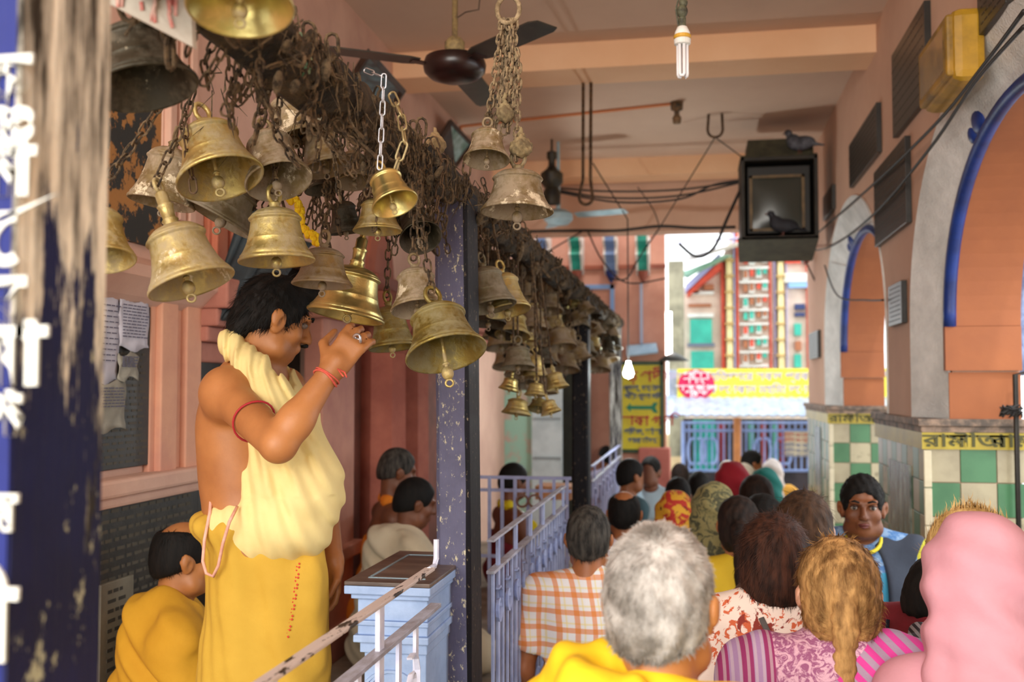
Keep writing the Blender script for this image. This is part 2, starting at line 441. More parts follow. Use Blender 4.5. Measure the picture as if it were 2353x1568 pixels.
for i in range(0, len(ys), 2):
    a_, b_ = ys[i], ys[i + 1]
    g.b2((x0, a_, 0), (x1, b_, 1.8))
    g.b2((x0, a_ + (.3 if i else 0), 1.8), (XS, b_ - (.3 if i + 2 < len(ys) else 0), ZC)); g.b2((XS, a_, 1.8), (x1, b_, ZC))
for a, b in ARCH: over(g, outer(a, b), x0, XS); over(g, inner(a, b), XS, x1)
struct('wall_right', g, pink)
for k, (a, b) in enumerate(ARCH):
    oo = outer(a, b); ii = inner(a, b); g = G()
    for q in range(len(oo) - 1):
        (o1y, o1z), (o2y, o2z), (i1y, i1z), (i2y, i2z) = oo[q], oo[q + 1], ii[q], ii[q + 1]
        g.slab([(x0 - .012, o1y, o1z), (x0 - .012, o2y, o2z), (XS - .012, i2y, i2z), (XS - .012, i1y, i1z)], (.02, 0, 0))
    struct('trim_%d' % (7 + k), g, silver)
    g = G()                                            # orange lining of the opening, stepped at the springing
    cy, cz = (a + b) / 2, 2.3
    def inn(y, z, d=.035):
        v = Vector((y - cy, z - cz)); v.normalize(); return (y - v.x * d, z - v.y * d)
    for q in range(1, len(ii) - 2):
        (ya, za), (yb, zb) = ii[q], ii[q + 1]
        g.prism([(ya, za), (yb, zb), inn(yb, zb), inn(ya, za)], 'x', XS + .0, x1)
    for yy, s_ in ((a, 1), (b, -1)):
        g.b2((XS - .03, min(yy, yy + s_ * .04), 2.03), (x1, max(yy, yy + s_ * .04), 2.24)); g.b2((XS - .01, min(yy, yy + s_ * .015), 1.8), (x1, max(yy, yy + s_ * .015), 2.022))
    struct('trim_%d' % (5 + k), g, orange)
    g = G(); pts = [Vector((XS - .005, y, z)) for y, z in arch_curve(a + .025, b - .025, 2.24, .83, 40, .95)]
    g.tube(pts, .03, 8)
    yc = b - (b - a) * .29; zc_ = 2.24 + .86 * math.sin(PI * .36) ** .95
    sc = Vector((XS - .015, yc, zc_ + .07)); g.ell(sc, (.035, .085, .08)); g.ell(sc + Vector((-.005, -.05, .08)), (.03, .05, .05)); g.ell(sc + Vector((0, .09, -.05)), (.03, .05, .05))
    struct('trim_%d' % (9 + k), g, blue, smooth=True)
# tile dado : ledge, yellow lettered frieze, green and cream squares
TS = .163
def tilewall(name, o, u, nu, nv, par, thick=.012, first=None, flip=0, ztop=1.66):
    o = Vector(o); u = Vector(u); nrm = u.cross(Vector((0, 0, 1)))
    g = G(); gg = G()
    w = first or TS
    for i in range(nu):
        for j in range(nv):
            z1 = ztop - j * TS; z0 = max(z1 - TS, 0)
            if z1 <= 0: continue
            a = o + u * (i * w + .002); b = o + u * ((i + 1) * w - .002)
            mi = (i + j + flip) % 2
            if mi and random.random() < .35: mi = 2
            c = (a + b) / 2 + Vector((0, 0, (z0 + z1) / 2 - o.z)) + nrm * thick / 2
            dim = [abs(u.x) * (w - .004) + abs(nrm.x) * thick, abs(u.y) * (w - .004) + abs(nrm.y) * thick, z1 - z0 - .004]
            g.box(c, dim, mi=mi)
    return tag(g.build(name, [green, cream, stained], par, bevel=.002), kind='structure')
frieze = M('frieze_yellow', 'b8a434', 'a4902c', ns=6, rough=.4)
lett = M('frieze_lettering', '4c4a20', rough=.6, bump=0)
glaze = M('glazed_photo_tile', '4b5552', '9aa59c', ns=5, lo=.45, hi=.65, rough=.25, st=(1, 3, 1))
piers = [(-1.0, 2.88), (5.2, 6.48), (8.76, YE)]
for k, (a, b) in enumerate(piers):
    d = empty('trim_%d' % (20 + k), (XR, a, 0)); tag(d, kind='structure')
    # front jamb facing the camera side
    if a > 0: tilewall('tile_field', (XR - .02, a - .001, 0), (1, 0, 0), 3, 10, d, flip=k % 2 + (k == 2))
    tag(d.children[0] if d.children else d, kind='structure')
    nn = int((b - a) / .14)
    w = (b - a) / nn
    tilewall('tile_field', (XR - .001, b, 0), (0, -1, 0), nn, 10, d, first=w, flip=1)
    g = G(); g.b2((XR - .03, a - .025, 1.655), (XR + .43, b + .01, 1.735)); g.build('frieze', frieze, d)
    g = G(); g.b2((XR - .05, a - .045, 1.765), (XR + .44, b + .03, 1.80)); g.b2((XR - .035, a - .03, 1.735), (XR + .44, b + .02, 1.765))
    g.build('ledge', M('ledge_stone', 'a08672', '5a5048', ns=12, rough=.7), d, bevel=.004)
    if a > 0:
        for i in range(3):
            text(('রাম', 'সীতা', 'রাম')[i], .085, Matrix.Translation((XR + .07 + i * .15, a - .027, 1.695)) @ FRONT, lett, d, bold=.0015, sx=1.5)
        g = G()
        for j in range(9): g.b2((XR - .024, a - .028, 1.65 - j * .18 - .176), (XR + .012, a - .012, 1.65 - j * .18))
        g.build('edge_tile', M('edge_tile', 'd9cfb2', 'c8bda0', ns=6, rough=.35), d, bevel=.004)
    if k == 1: G().b2((XR - .022, a + .32, .4), (XR - .012, b - .4, 1.55)).build('picture_tile', glaze, d)
    if k == 2: G().b2((XR - .022, a + .6, .4), (XR - .012, b - .7, 1.6)).build('picture_tile', glaze, d)
# end wall of the passage on the left, with its corbels
wl = G()
YW = 11.3
wl.b2((-3.2, YW, 2.35), (-.33, YW + .3, 4.9)); wl.b2((-1.35, YW + .02, 0), (-.33, YW + .3, 2.4))
struct('wall_back', wl, M('pink_facade', 'd6a08a', 'c48c78', ns=1.5, rough=.8))
ra = P(1535, 1060, YW)
struct('trim_30', G().b2((-.62, YW - .16, 0), (-.28, YW + .05, 1.3)), pinkface, bevel=.02)
def frect(name, tl, br, Y, d, mat, parent=None, **k):
    a = P(*tl, Y); b = P(*br, Y); return G().b2((a.x, Y, b.z), (b.x, Y + d, a.z)).build(name, mat, parent, **k)
for i, (px, mt) in enumerate(((1252, 'b'), (1327, 'g'), (1405, 'b'), (1478, 'g'))):
    m1 = teal if mt == 'g' else M('corbel_blue', '7b9ccc', '6a8abc', ns=5, rough=.6)
    a = P(px, 550, YW); e = empty('wall_bracket', (a.x, YW, a.z - .4),
        'painted %s scroll bracket on the pink end wall, %s' % ({'g': 'green', 'b': 'blue'}[mt], ('leftmost of the four', 'second from the left', 'third from the left', 'last before the bright street')[i]), 'bracket', 'scroll brackets on the end wall')
    prof = [(YW, a.z), (YW - .3, a.z), (YW - .3, a.z - .06), (YW - .2, a.z - .12), (YW - .24, a.z - .2), (YW - .14, a.z - .28), (YW - .1, a.z - .36), (YW, a.z - .4)]
    G().prism(prof, 'x', a.x - .055, a.x + .055).build('scroll', m1, e)
    G().prism([(y - (.004 if y < YW else 0), z) for y, z in prof], 'x', a.x - .075, a.x - .05).build('edge', white, e)
    G().prism([(y - (.004 if y < YW else 0), z) for y, z in prof], 'x', a.x + .05, a.x + .075).build('edge', white, e)
    G().lathe([(0, a.z - .5), (.03, a.z - .46), (.055, a.z - .4), (.06, a.z - .36)], Matrix.Translation((a.x, YW - .07, 0)), 12).build('drop', blue if mt == 'b' else redpink, e)
g = G()
a = P(1338, 655, YW - .02); b = P(1412, 800, YW - .02)
g.b2((a.x, YW - .03, a.z - .05), (b.x, YW, a.z)); g.b2((b.x - .045, YW - .03, b.z), (b.x, YW, a.z))
struct('trim_31', g, M('blue_band', '84a9dc', rough=.6, bump=.1))
g = G(); g.b2((P(1250, 640, YW).x, YW - .04, P(0, 648, YW).z), (P(1530, 640, YW).x, YW, P(0, 640, YW).z)); struct('trim_32', g, redpink)
tag(frect('drain_pipe', (1470, 650), (1477, 790), YW - .06, .05, M('pipe_grey', 'a8b4cc', rough=.5)), 'thin pale pipe running down the pink end wall', 'pipe')
# left wall
zz = lambda px, py, X=XL: PX(px, py, X)
g = G(); g.b2((XL - .3, .2, 0), (XL, 3.7, ZC)); g.b2((XL - .3, 3.7, 2.6), (XL, 5.35, ZC)); g.b2((XL - .3, 5.35, 0), (XL, 5.6, ZC)); g.b2((XL - .3, 5.6, 2.3), (XL, 8.8, ZC))
g.b2((XL - .3, 8.8, 0), (XL, YW, ZC)); struct('wall_left', g, pink2)
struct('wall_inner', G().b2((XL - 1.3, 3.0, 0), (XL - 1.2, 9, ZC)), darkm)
struct('trim_33', G().b2((XL - 1.2, 3.7, 0), (XL - .28, 8.8, .58)), slate)
def wrect(name, tl, br, d, mat, parent=None, X=XL, **k):
    a = PX(*tl, X); b = PX(*br, X); return G().b2((X, a.y, b.z), (X + d, b.y, a.z)).build(name, mat, parent, **k)
# platform the priests sit on
struct('trim_34', G().b2((XL, .6, 0), (-.74, 9.0, .55)).b2((XL, .6, .55), (-.70, 9.0, .58)), M('platform_stone', '9a8c7c', '74685a', ns=5, rough=.7), bevel=.005)
# dark mottled panel high on the wall
mott = M('mottled_panel', 'a8763e', '2c2e2c', ns=10, lo=.45, hi=.49, rough=.7, bs=40)
e = tag(wrect('wall_panel', (150, 120), (368, 575), .02, mott), 'large mottled black and ochre panel high on the pink wall', 'panel')
def fluted(name, tl, br, mat, n=3, X=XL, depth=.05):
    a = PX(*tl, X); b = PX(*br, X); g = G(); w = (b.y - a.y)
    g.b2((X, a.y, b.z), (X + depth * .5, b.y, a.z))
    for i in range(n):
        y = a.y + w * (i + .5) / n; g.b2((X, y - w / n * .32, b.z), (X + depth, y + w / n * .32, a.z))
    return struct(name, g, mat, bevel=.006)
fluted('trim_35', (368, -250), (428, 520), pink2, 3)
fluted('trim_36', (470, 300), (540, 640), M('pilaster_orange', 'd07f60', 'bb6c50', ns=3, rough=.8), 2)
fluted('trim_37', (335, 625), (442, 1095), M('pilaster_pink', 'dba283', 'c98f78', ns=2, rough=.8), 2)
g = G(); a = PX(185, 595, XL); b = PX(445, 680, XL); g.prism([(XL, a.z + .05), (XL + .12, a.z), (XL + .12, a.z - .04), (XL + .06, a.z - .1), (XL, a.z - .14)], 'y', 2.6, b.y); struct('trim_38', g, pink2)
g = G(); a = PX(440, 1085, XL); g.b2((XL, 2.4, a.z - .03), (XL + .09, a.y + .02, a.z + .03)); g.b2((XL, 2.4, a.z - .07), (XL + .05, a.y, a.z - .03)); struct('trim_39', g, pink2, bevel=.012)
insc = M('inscribed_slate', '29251e', '171511', ns=9, rough=.45, bs=50)
letd = M('carved_lettering', '4c463a', rough=.8, bump=0)
def slab_lines(name, tl, br, mat, lmat, label, rows, cat='plaque', X=XL, d=.02, lh=.012, seed=1):
    a = PX(*tl, X); b = PX(*br, X); rng = random.Random(seed)
    e = empty(name, (X, a.y, b.z), label, cat)
    G().b2((X, a.y, b.z), (X + d, b.y, a.z)).build('slab', mat, e, bevel=.003)
    g = G(); h = (a.z - b.z) / (rows + 1)
    for r in range(rows):
        z = a.z - h * (r + 1); y = a.y + .04
        while y < b.y - .06:
            w = rng.uniform(.015, .05); g.b2((X + d, y, z - h * .18), (X + d + .0015, y + w, z + h * .18)); y += w + rng.uniform(.008, .02)
    g.build('lettering', lmat, e); return e
slab_lines('inscribed_plaque', (188, 668), (333, 1068), insc, letd, 'dark stone tablet with rows of carved writing behind the pinned papers', 26, seed=2)
slab_lines('inscribed_plaque', (205, 1115), (440, 1420), insc, letd, 'dark stone tablet carved with writing, under the pink ledge left of the priest', 17, seed=3)
slab_lines('inscribed_plaque', (213, 1345), (285, 1600), M('grey_slab', '77705e', '615b4c', ns=5, rough=.6), M('dark_letter', '37332a', rough=.8, bump=0), 'grey stone tablet with dark writing, low beside the blue post', 12, seed=4, d=.03)
pap = [((192, 668), (267, 880), 'long white handwritten notice pinned left on the stone tablet'), ((270, 684), (336, 806), 'square white handwritten notice pinned right on the stone tablet'), ((200, 878), (282, 988), 'crumpled grey paper pinned below the long white notice'), ((268, 812), (312, 872), 'torn small grey paper scrap under the square notice')]
for i, (tl, br, lb) in enumerate(pap):
    X = XL + .026 + i * .002; a = PX(*tl, X); b = PX(*br, X); g = G(); n = 8
    e = empty('paper_notice', (X, a.y, b.z), lb, 'paper', 'papers pinned to the stone tablet')
    vs = []; rng = random.Random(i)
    for r in range(n + 1):
        for c in range(n + 1):
            t = .004 * math.sin(c * 1.3 + r + i) + rng.uniform(0, .003); vs.append((X + .006 + t, a.y + (b.y - a.y) * c / n, a.z + (b.z - a.z) * r / n + .01 * math.sin(c * .9 + i) * (r in (0, n))))
    fs = [(r * (n + 1) + c, r * (n + 1) + c + 1, (r + 1) * (n + 1) + c + 1, (r + 1) * (n + 1) + c) for r in range(n) for c in range(n)]
    o = g.addvf(vs, fs).build('sheet', paper if i < 2 else M('grey_paper', 'a8a496', '8d897c', ns=6, rough=.8), e, smooth=True)
    sm = o.modifiers.new('thick', 'SOLIDIFY'); sm.thickness = .001
    g = G(); h = (a.z - b.z) / 16
    for r in range(2, 13 if i < 2 else 9):
        y = a.y + .015
        while y < b.y - .03:
            w = rng.uniform(.012, .03); g.b2((X + .0135, y, a.z - h * r - .0018), (X + .015, y + w, a.z - h * r + .0018)); y += w + .008
    g.build('writing', ink, e)
# bracket and doorway left of the priest
g = G(); a = PX(442, 640, XL); b = PX(560, 760, XL)
for i, (dx, zt, zb) in enumerate(((.16, .0, .12), (.12, .12, .19), (.08, .19, .25), (.04, .25, .33))): g.b2((XL, a.y - .02, a.z - zb), (XL + dx, b.y - i * .03, a.z - zt))
struct('trim_40', g, M('bracket_pink', 'b87a68', 'a46858', ns=3, rough=.8), bevel=.01)
a = PX(445, 765, XL - .2); struct('door_1', G().b2((XL - .25, a.y - .1, .58), (XL - .2, 5.4, 2.62)), M('door_black', '1c1d1c', '2c2c28', ns=6, rough=.4))
slab_lines('inscribed_plaque', (447, 900), (480, 1300), insc, letd, 'narrow dark carved tablet behind the priest\'s bare back', 16, seed=7, X=XL)
# pink pier right of the priest's chest, dark opening and round columns
g = G(); a = PX(700, 600, XL); b = PX(778, 600, XL)
g.b2((XL, a.y, .58), (XL + .1, b.y, 2.55)); g.b2((XL, a.y - .04, 2.3), (XL + .16, b.y + .04, 2.4)); g.b2((XL, a.y - .03, 1.05), (XL + .15, b.y + .03, 1.12)); g.b2((XL, a.y - .05, .58), (XL + .17, b.y + .05, .72))
struct('trim_41', g, M('pier_pink', 'c58a74', 'b07466', ns=2.5, rough=.8), bevel=.008)
g = G()
for px, r in ((860, .17), (925, .15)):
    a = PX(px, 1000, XL + .05); prof = [(r * 1.35, .58), (r * 1.35, .68), (r * 1.1, .75), (r * 1.15, .82), (r, .86), (r * .95, 2.15), (r * 1.15, 2.2), (r * 1.05, 2.25), (r * 1.4, 2.4), (r * 1.4, 2.5)]
    g.lathe(prof, Matrix.Translation((XL + .08, a.y, 0)), 8)
struct('trim_42', g, M('column_pink', 'b46a56', '9a5546', ns=2.5, rough=.8), auto=30)
g = G(); g.b2((XL, 5.55, 2.4), (XL + .25, 8.8, 2.5)); g.b2((XL, 5.55, 2.5), (XL + .18, 8.8, 2.6)); g.b2((XL, 5.55, 2.3), (XL + .16, 8.8, 2.4)); struct('trim_43', g, redpink, bevel=.01)
a = PX(868, 640, XL)
g = G(); g.lathe([(0, 0), (.24, 0), (.26, .0), (.26, .03), (.2, .05)], Matrix.Translation((XL - .005, a.y, a.z)) @ Matrix.Rotation(R(90), 4, 'Y') @ Matrix.Diagonal((1.3, 1, 1, 1)), 24); struct('trim_44', g, redpink)
struct('trim_45', G().b2((XL - .02, 5.62, .58), (XL + .01, 8.8, 2.3)), M('alcove_red', '7a4334', '5c3226', ns=3, rough=.85))
# dark hanging cloth behind the priest

g = G(); q = [P(560, 470, 3.9), P(705, 560, 4.0), P(560, 735, 3.75), P(436, 748, 3.7)]; n = 12; vs = []
for i in range(n + 1):
    for j in range(n + 1):
        u, v = i / n, j / n; p = (q[0] * (1 - u) + q[1] * u) * (1 - v) + (q[3] * (1 - u) + q[2] * u) * v; vs.append(p + Vector((.03 * math.sin(u * 14 + v * 2), 0, .01 * math.sin(v * 9))))
g.addvf(vs, [(i * (n + 1) + j, i * (n + 1) + j + 1, (i + 1) * (n + 1) + j + 1, (i + 1) * (n + 1) + j) for i in range(n) for j in range(n)])
o = g.build('hanging_cloth', M('dark_teal_cloth', '26343a', '161c20', ns=4, rough=.6), smooth=True); sm = o.modifiers.new('thick', 'SOLIDIFY'); sm.thickness = .004
tag(o, 'dark teal cloth slung in the doorway behind the standing man\'s head', 'cloth')
# pictures tilted forward from the top of the left wall
picm = M('faded_picture', '5e93a6', '2e5560', ns=9, lo=.45, hi=.6, rough=.3); picm2 = M('faded_icon', 'a9cfd0', '3f7f74', ns=9, lo=.42, hi=.6, rough=.3)
for nm, c, X0, X1, mt, lb in (('1', ((800, 190), (845, 116), (928, 209), (885, 280)), XL + .02, XL + .3, picm, 'brown framed blue picture tilted from the wall above the beam, nearest the fan blade'), ('2', ((1008, 322), (1035, 277), (1085, 331), (1046, 384)), XL + .02, XL + .12, picm2, 'brown framed pale green picture tilted from the wall, left of the hanging pair of bells')):
    q = [PX(*c[0], X0), PX(*c[1], X1), PX(*c[2], X1), PX(*c[3], X0)]
    nrm = (q[1] - q[0]).cross(q[3] - q[0]).normalized(); nrm = nrm if nrm.z < 0 else -nrm
    e = empty('framed_picture', q[0], lb, 'picture')
    G().slab(q, -nrm * .012).build('backing', brown, e)
    cen = sum(q, Vector()) / 4; qi = [cen + (p - cen) * .82 + nrm * .002 for p in q]
    G().slab(qi, -nrm * .001).build('print', mt, e)
    g = G()
    for i in range(4): g.tube([q[i] * .95 + cen * .05, q[(i + 1) % 4] * .95 + cen * .05], .022, 4)
    g.build('frame', brown, e)
# ------------------------------------------------------------------ posts and the bell beam
def peel(name, c_paint, c_under, thr0, thr1, zgrad=0, speck='9aa0a0', spn=60, splo=.64):
    m, t = newmat(name, .6)
    n = t.noise(9, 8, .7, t.mapping((1.3, 1.3, .22)))
    if zgrad:
        z = t.xyz(t.tc.outputs['Generated'])[2]; n = t.math('ADD', n, t.math('MULTIPLY', t.math('SUBTRACT', z, .655), zgrad))
    n2 = t.noise(30, 6, .7, t.mapping((1, 1, .12)))
    under = t.mix(t.ramp(n2, .4, .62), lin(c_under), lin('2a241c'))
    paint = t.mix(t.ramp(t.noise(5, 5), .3, .7), lin(c_paint), tuple(x * .55 for x in lin(c_paint)))
    sp = t.ramp(t.noise(spn, 6, .75, t.mapping((1, 1, .55))), splo, splo + .04)
    paint = t.mix(sp, paint, lin(speck))
    f = t.ramp(n, thr0, thr1); t.base(t.mix(f, paint, under)); t.bump(t.math('ADD', n2, f), .6, .006); t.b.inputs['Specular IOR Level'].default_value = .2; return m
navy_peel = peel('navy_paint_peeling', '141848', 'e4dccb', .54, .57, zgrad=2.0, splo=.6, spn=26, speck='a8a68e')
violet = peel('violet_post_face', '666580', 'b9ae9c', .66, .70, speck='c8c0a4', splo=.585, spn=75)
blackpost = peel('black_worn_post', '131118', '6d5f4c', .64, .68, speck='8a7a60', splo=.62, spn=80)
bluewhite = peel('blue_letter_face', '20286c', '5f76a8', .7, .74, speck='8fa8cc', splo=.7)
pale_peel = peel('flaking_pale_post', '32313a', 'b0aca6', .42, .5, speck='8a8478')
def post(Yn, xr, w, d, z0, z1, label, fm, sm, name='post', c=.012, lean=0):
    e = empty(name, (xr - w / 2, Yn + d / 2, z0), label, 'post')
    q = [(xr - w + c, Yn), (xr - c, Yn), (xr, Yn + c), (xr, Yn + d - c), (xr - c, Yn + d), (xr - w + c, Yn + d), (xr - w, Yn + d - c), (xr - w, Yn + c)]
    g = G(); n = len(q); N = 14
    for i in range(N + 1):
        z = z0 + (z1 - z0) * i / N; sh = lean * (z - 1.5)
        for x, y in q: g.v.append((x + sh + random.uniform(-.0012, .0012), y + random.uniform(-.0012, .0012), z))
    for i in range(N):
        for k in range(n):
            g.f.append((i * n + k, i * n + (k + 1) % n, (i + 1) * n + (k + 1) % n, (i + 1) * n + k)); g.mi.append(0 if k in (0,) or k == 7 else 1)
    g.f.append(tuple(range(n))); g.f.append(tuple(N * n + k for k in range(n))); g.mi += [1, 1]
    g.build('shaft', [fm, sm], e); return e
pa = P(50, 900, .92); pb = P(228, 900, 1.06)
e1 = post(.90, pa.x + .004, .13, pb.y - .90 + .0, 0, 2.9, 'nearest post, peeling navy and bare wood side, blue face painted with white letters', bluewhite, navy_peel, c=.003)
# white painted letters down the face (Y = .90), right edge at pixel 60
for s_, py, sz in (('ক', 185, .10), ('ঞ', 300, .095), ('গা', 395, .10), ('ে', 550, .11), ('ব', 700, .11), ('লা', 820, .12), ('গ', 955, .08), ('র', 1180, .07), ('ী', 1440, .15)):
    a = P(-8, py, .895)
    text(s_, sz * .72, Matrix.Translation((a.x, .8985, a.z)) @ FRONT, M('letter_white', 'c2c0b8', rough=.6, bump=0), e1, bold=.0028, sx=1.15)
a = P(1003, 1000, 3.0); b = P(1080, 1000, 3.0)
e2 = post(3.0, b.x, b.x - a.x, .17, 0, 2.56, 'violet grey post with black worn side, middle of the bell beam', violet, blackpost, lean=-.012)
a = P(1314, 1000, 6.6); b = P(1352, 1000, 6.6)
post(6.6, b.x, b.x - a.x, .16, 0, 2.56, 'dark violet post under the far bells, left of the flaking pale post', blackpost, blackpost)
a = P(1400, 1000, 9.6); b = P(1428, 1000, 9.6)
post(9.6, b.x, b.x - a.x, .12, 0, 2.6, 'flaking pale post at the far end of the beam beside the yellow sign', pale_peel, pale_peel)
beamm = M('cobwebbed_beam', '54442e', '1e1810', ns=9, lo=.4, hi=.6, rough=.95, bs=80, bump=.9, bd=.02)
ob = empty('bell_beam', (-.72, 5, 2.56), 'long dusty wooden beam over the posts carrying all the temple bells', 'beam')
for nm, x, zt, sd in (('beam_front', -.74, 2.60, 1), ('beam_rear', -.98, 2.575, 2)):
    g = G(); N = 150; K = 10; rng = random.Random(sd); ya_ = .6 if sd == 1 else 3.2
    for i in range(N + 1):
        y = ya_ + (9.9 - ya_) * i / N
        for k in range(K):
            a = 2 * PI * k / K; r = .05 * (1 + rng.uniform(-.18, .3)); g.v.append((x + r * math.cos(a), y, zt - .04 + r * 1.15 * math.sin(a)))
    g.f = [(i * K + k, i * K + (k + 1) % K, (i + 1) * K + (k + 1) % K, (i + 1) * K + k) for i in range(N) for k in range(K)]; g.mi = [0] * len(g.f)
    g.build(nm, beamm, ob, smooth=True)
g = G()
for y in np.arange(3.3, 9.6, .35): g.box((-.86, y, 2.58), (.34, .03, .03))
g.build('crossbar', beamm, ob)
# tangle of chains, wire and cobweb wrapped round the beam
g = G(); rng = random.Random(11)
cw = M('dusty_chain', '6a553c', '2c2216', ns=60, rough=.9, metal=.15, bump=.5, bs=150)
for i in range(420):
    y = 1.2 + 8.5 * (rng.random() ** 1.5); x = rng.choice((-.68, -.74, -.8, -.92, -1.0, -1.04) if y > 2.3 else (-.69, -.72, -.76, -.8)) + rng.uniform(-.02, .02)
    z0 = 2.58 + rng.uniform(-.05, .03); L = rng.uniform(.05, .26) * min(1, .35 + (y - 1.2) * .5) * (1 if y < 3 else .4)
    big = rng.random() < .3
    p = [(x, y, z0), (x + rng.uniform(-.02, .02), y + rng.uniform(-.03, .03), z0 - L * .5), (x + rng.uniform(-.04, .04), y + rng.uniform(-.05, .05), z0 - L)]
    if y > 4.5: g.tube(p, rng.uniform(.004, .009), 4)
    elif big: chain(g, p, .05, .024, .0038, 5, 5, jit=.5)
    else: chain(g, p, .03, .015, .0024, 4, 4, jit=.5)
tag(g.build('chain_tangle', cw), 'tangle of rusty dust-caked chains wrapped round and hanging from the bell beam', 'chains', kind='stuff')
g = G()
for i in range(700):
    y = 1.2 + 8.4 * rng.random() ** 1.4; x = rng.uniform(-.68, -1.05); z = 2.585 + rng.uniform(-.04, .025); L = rng.uniform(.03, .17) * min(1, .3 + (y - 1.2) * .5) * (1 if y < 3 else .45)
    x = x if rng.random() < .4 else -.685 + rng.uniform(-.01, .015)
    g.tube([(x, y, z), (x + rng.uniform(-.015, .015), y + rng.uniform(-.02, .02), z - L * .6), (x + rng.uniform(-.03, .03), y + rng.uniform(-.04, .04), z - L)], [rng.uniform(.0006, .0022), rng.uniform(.0008, .0035), .0005], 4)
for i in range(120):
    y = 1.4 + 8 * rng.random() ** 1.5; x = rng.uniform(-.66, -1.0 if y > 2.4 else -.8); z = 2.58 + rng.uniform(-.12, .02)
    k_ = .45 if y < 2.6 else 1
    g.ell((x, y, z), (k_ * rng.uniform(.008, .022), k_ * rng.uniform(.01, .03), k_ * rng.uniform(.012, .05)), (rng.random(), rng.random(), 0), 8, 6)
tag(g.build('cobweb_clumps', M('cobweb_dust', '6e5c44', '2e2418', ns=50, rough=1, bump=.8, bs=200)), 'grey brown clumps of cobweb and old thread hanging off the bell beam', 'cobwebs', kind='stuff')

# ------------------------------------------------------------------ bells
def bellmat(name, metal_c, dust_c, lo, hi, rough=.42, metal=.75, ns=9, white=0):
    m, t = newmat(name, rough, metal)
    n = t.noise(ns, 8, .68); n2 = t.noise(70, 4, .7)
    f = t.ramp(t.math('ADD', n, t.math('MULTIPLY', t.math('SUBTRACT', n2, .5), .25)), lo, hi)
    c = t.mix(t.ramp(t.noise(22, 5), .3, .7), lin(metal_c), tuple(x * .62 for x in lin(metal_c)))
    c = t.mix(f, c, lin(dust_c))
    if white: c = t.mix(t.ramp(t.noise(13, 7, .7, t.mapping((1, 1, 1), (5, 2, 1))), .66 - white, .7 - white), c, lin('d0c2a6'))
    t.base(c); t.link(t.math('SUBTRACT', metal, t.math('MULTIPLY', f, metal * .85)), t.b.inputs['Metallic'])
    t.link(t.math('ADD', rough, t.math('MULTIPLY', f, .4)), t.b.inputs['Roughness']); t.bump(t.math('ADD', n2, f), .25, .003); return m
BM = {
 'gold': bellmat('polished_gold_brass', 'dccb84', 'b8a672', .62, .85, .3, .9),
 'brass': bellmat('dusty_brass', 'c2ac68', '9c8b68', .42, .62, .4, .8),
 'brassw': bellmat('crusted_brass', 'baa468', '9c8b6a', .40, .6, .42, .7, white=.06),
 'brown': bellmat('brown_brass', '8f774a', '8a7a66', .38, .58, .5, .6),
 'brownw': bellmat('white_crusted_brown_brass', '84704a', '94836c', .4, .58, .55, .5, white=.09),
 'grey': bellmat('grey_bronze', '70664a', '7e7462', .4, .6, .5, .5),
 'dark': bellmat('dark_bronze', '3a3424', '52483a', .45, .65, .5, .6),
 'darkw': bellmat('dark_bronze_crusted', '3c3628', '5a5040', .45, .62, .5, .5, white=.03),
 'olive': bellmat('olive_brass', '8c7a3c', '7c7250', .42, .62, .42, .75),
}
OUT = [(1.0, 0), (1.01, .02), (1.0, .045), (.955, .075), (.95, .09), (.955, .1), (.88, .17), (.80, .28), (.745, .38), (.75, .39), (.74, .405), (.70, .5), (.67, .6), (.645, .72), (.64, .745), (.655, .755), (.69, .775), (.70, .79), (.685, .81), (.64, .825), (.645, .84), (.60, .875), (.50, .93), (.36, .97), (.18, .995), (.1, 1.0)]
INN = [(.0, .9), (.3, .89), (.48, .85), (.57, .76), (.6, .62), (.64, .48), (.72, .33), (.82, .18), (.9, .08), (.95, .02)]
BELLN = [0]
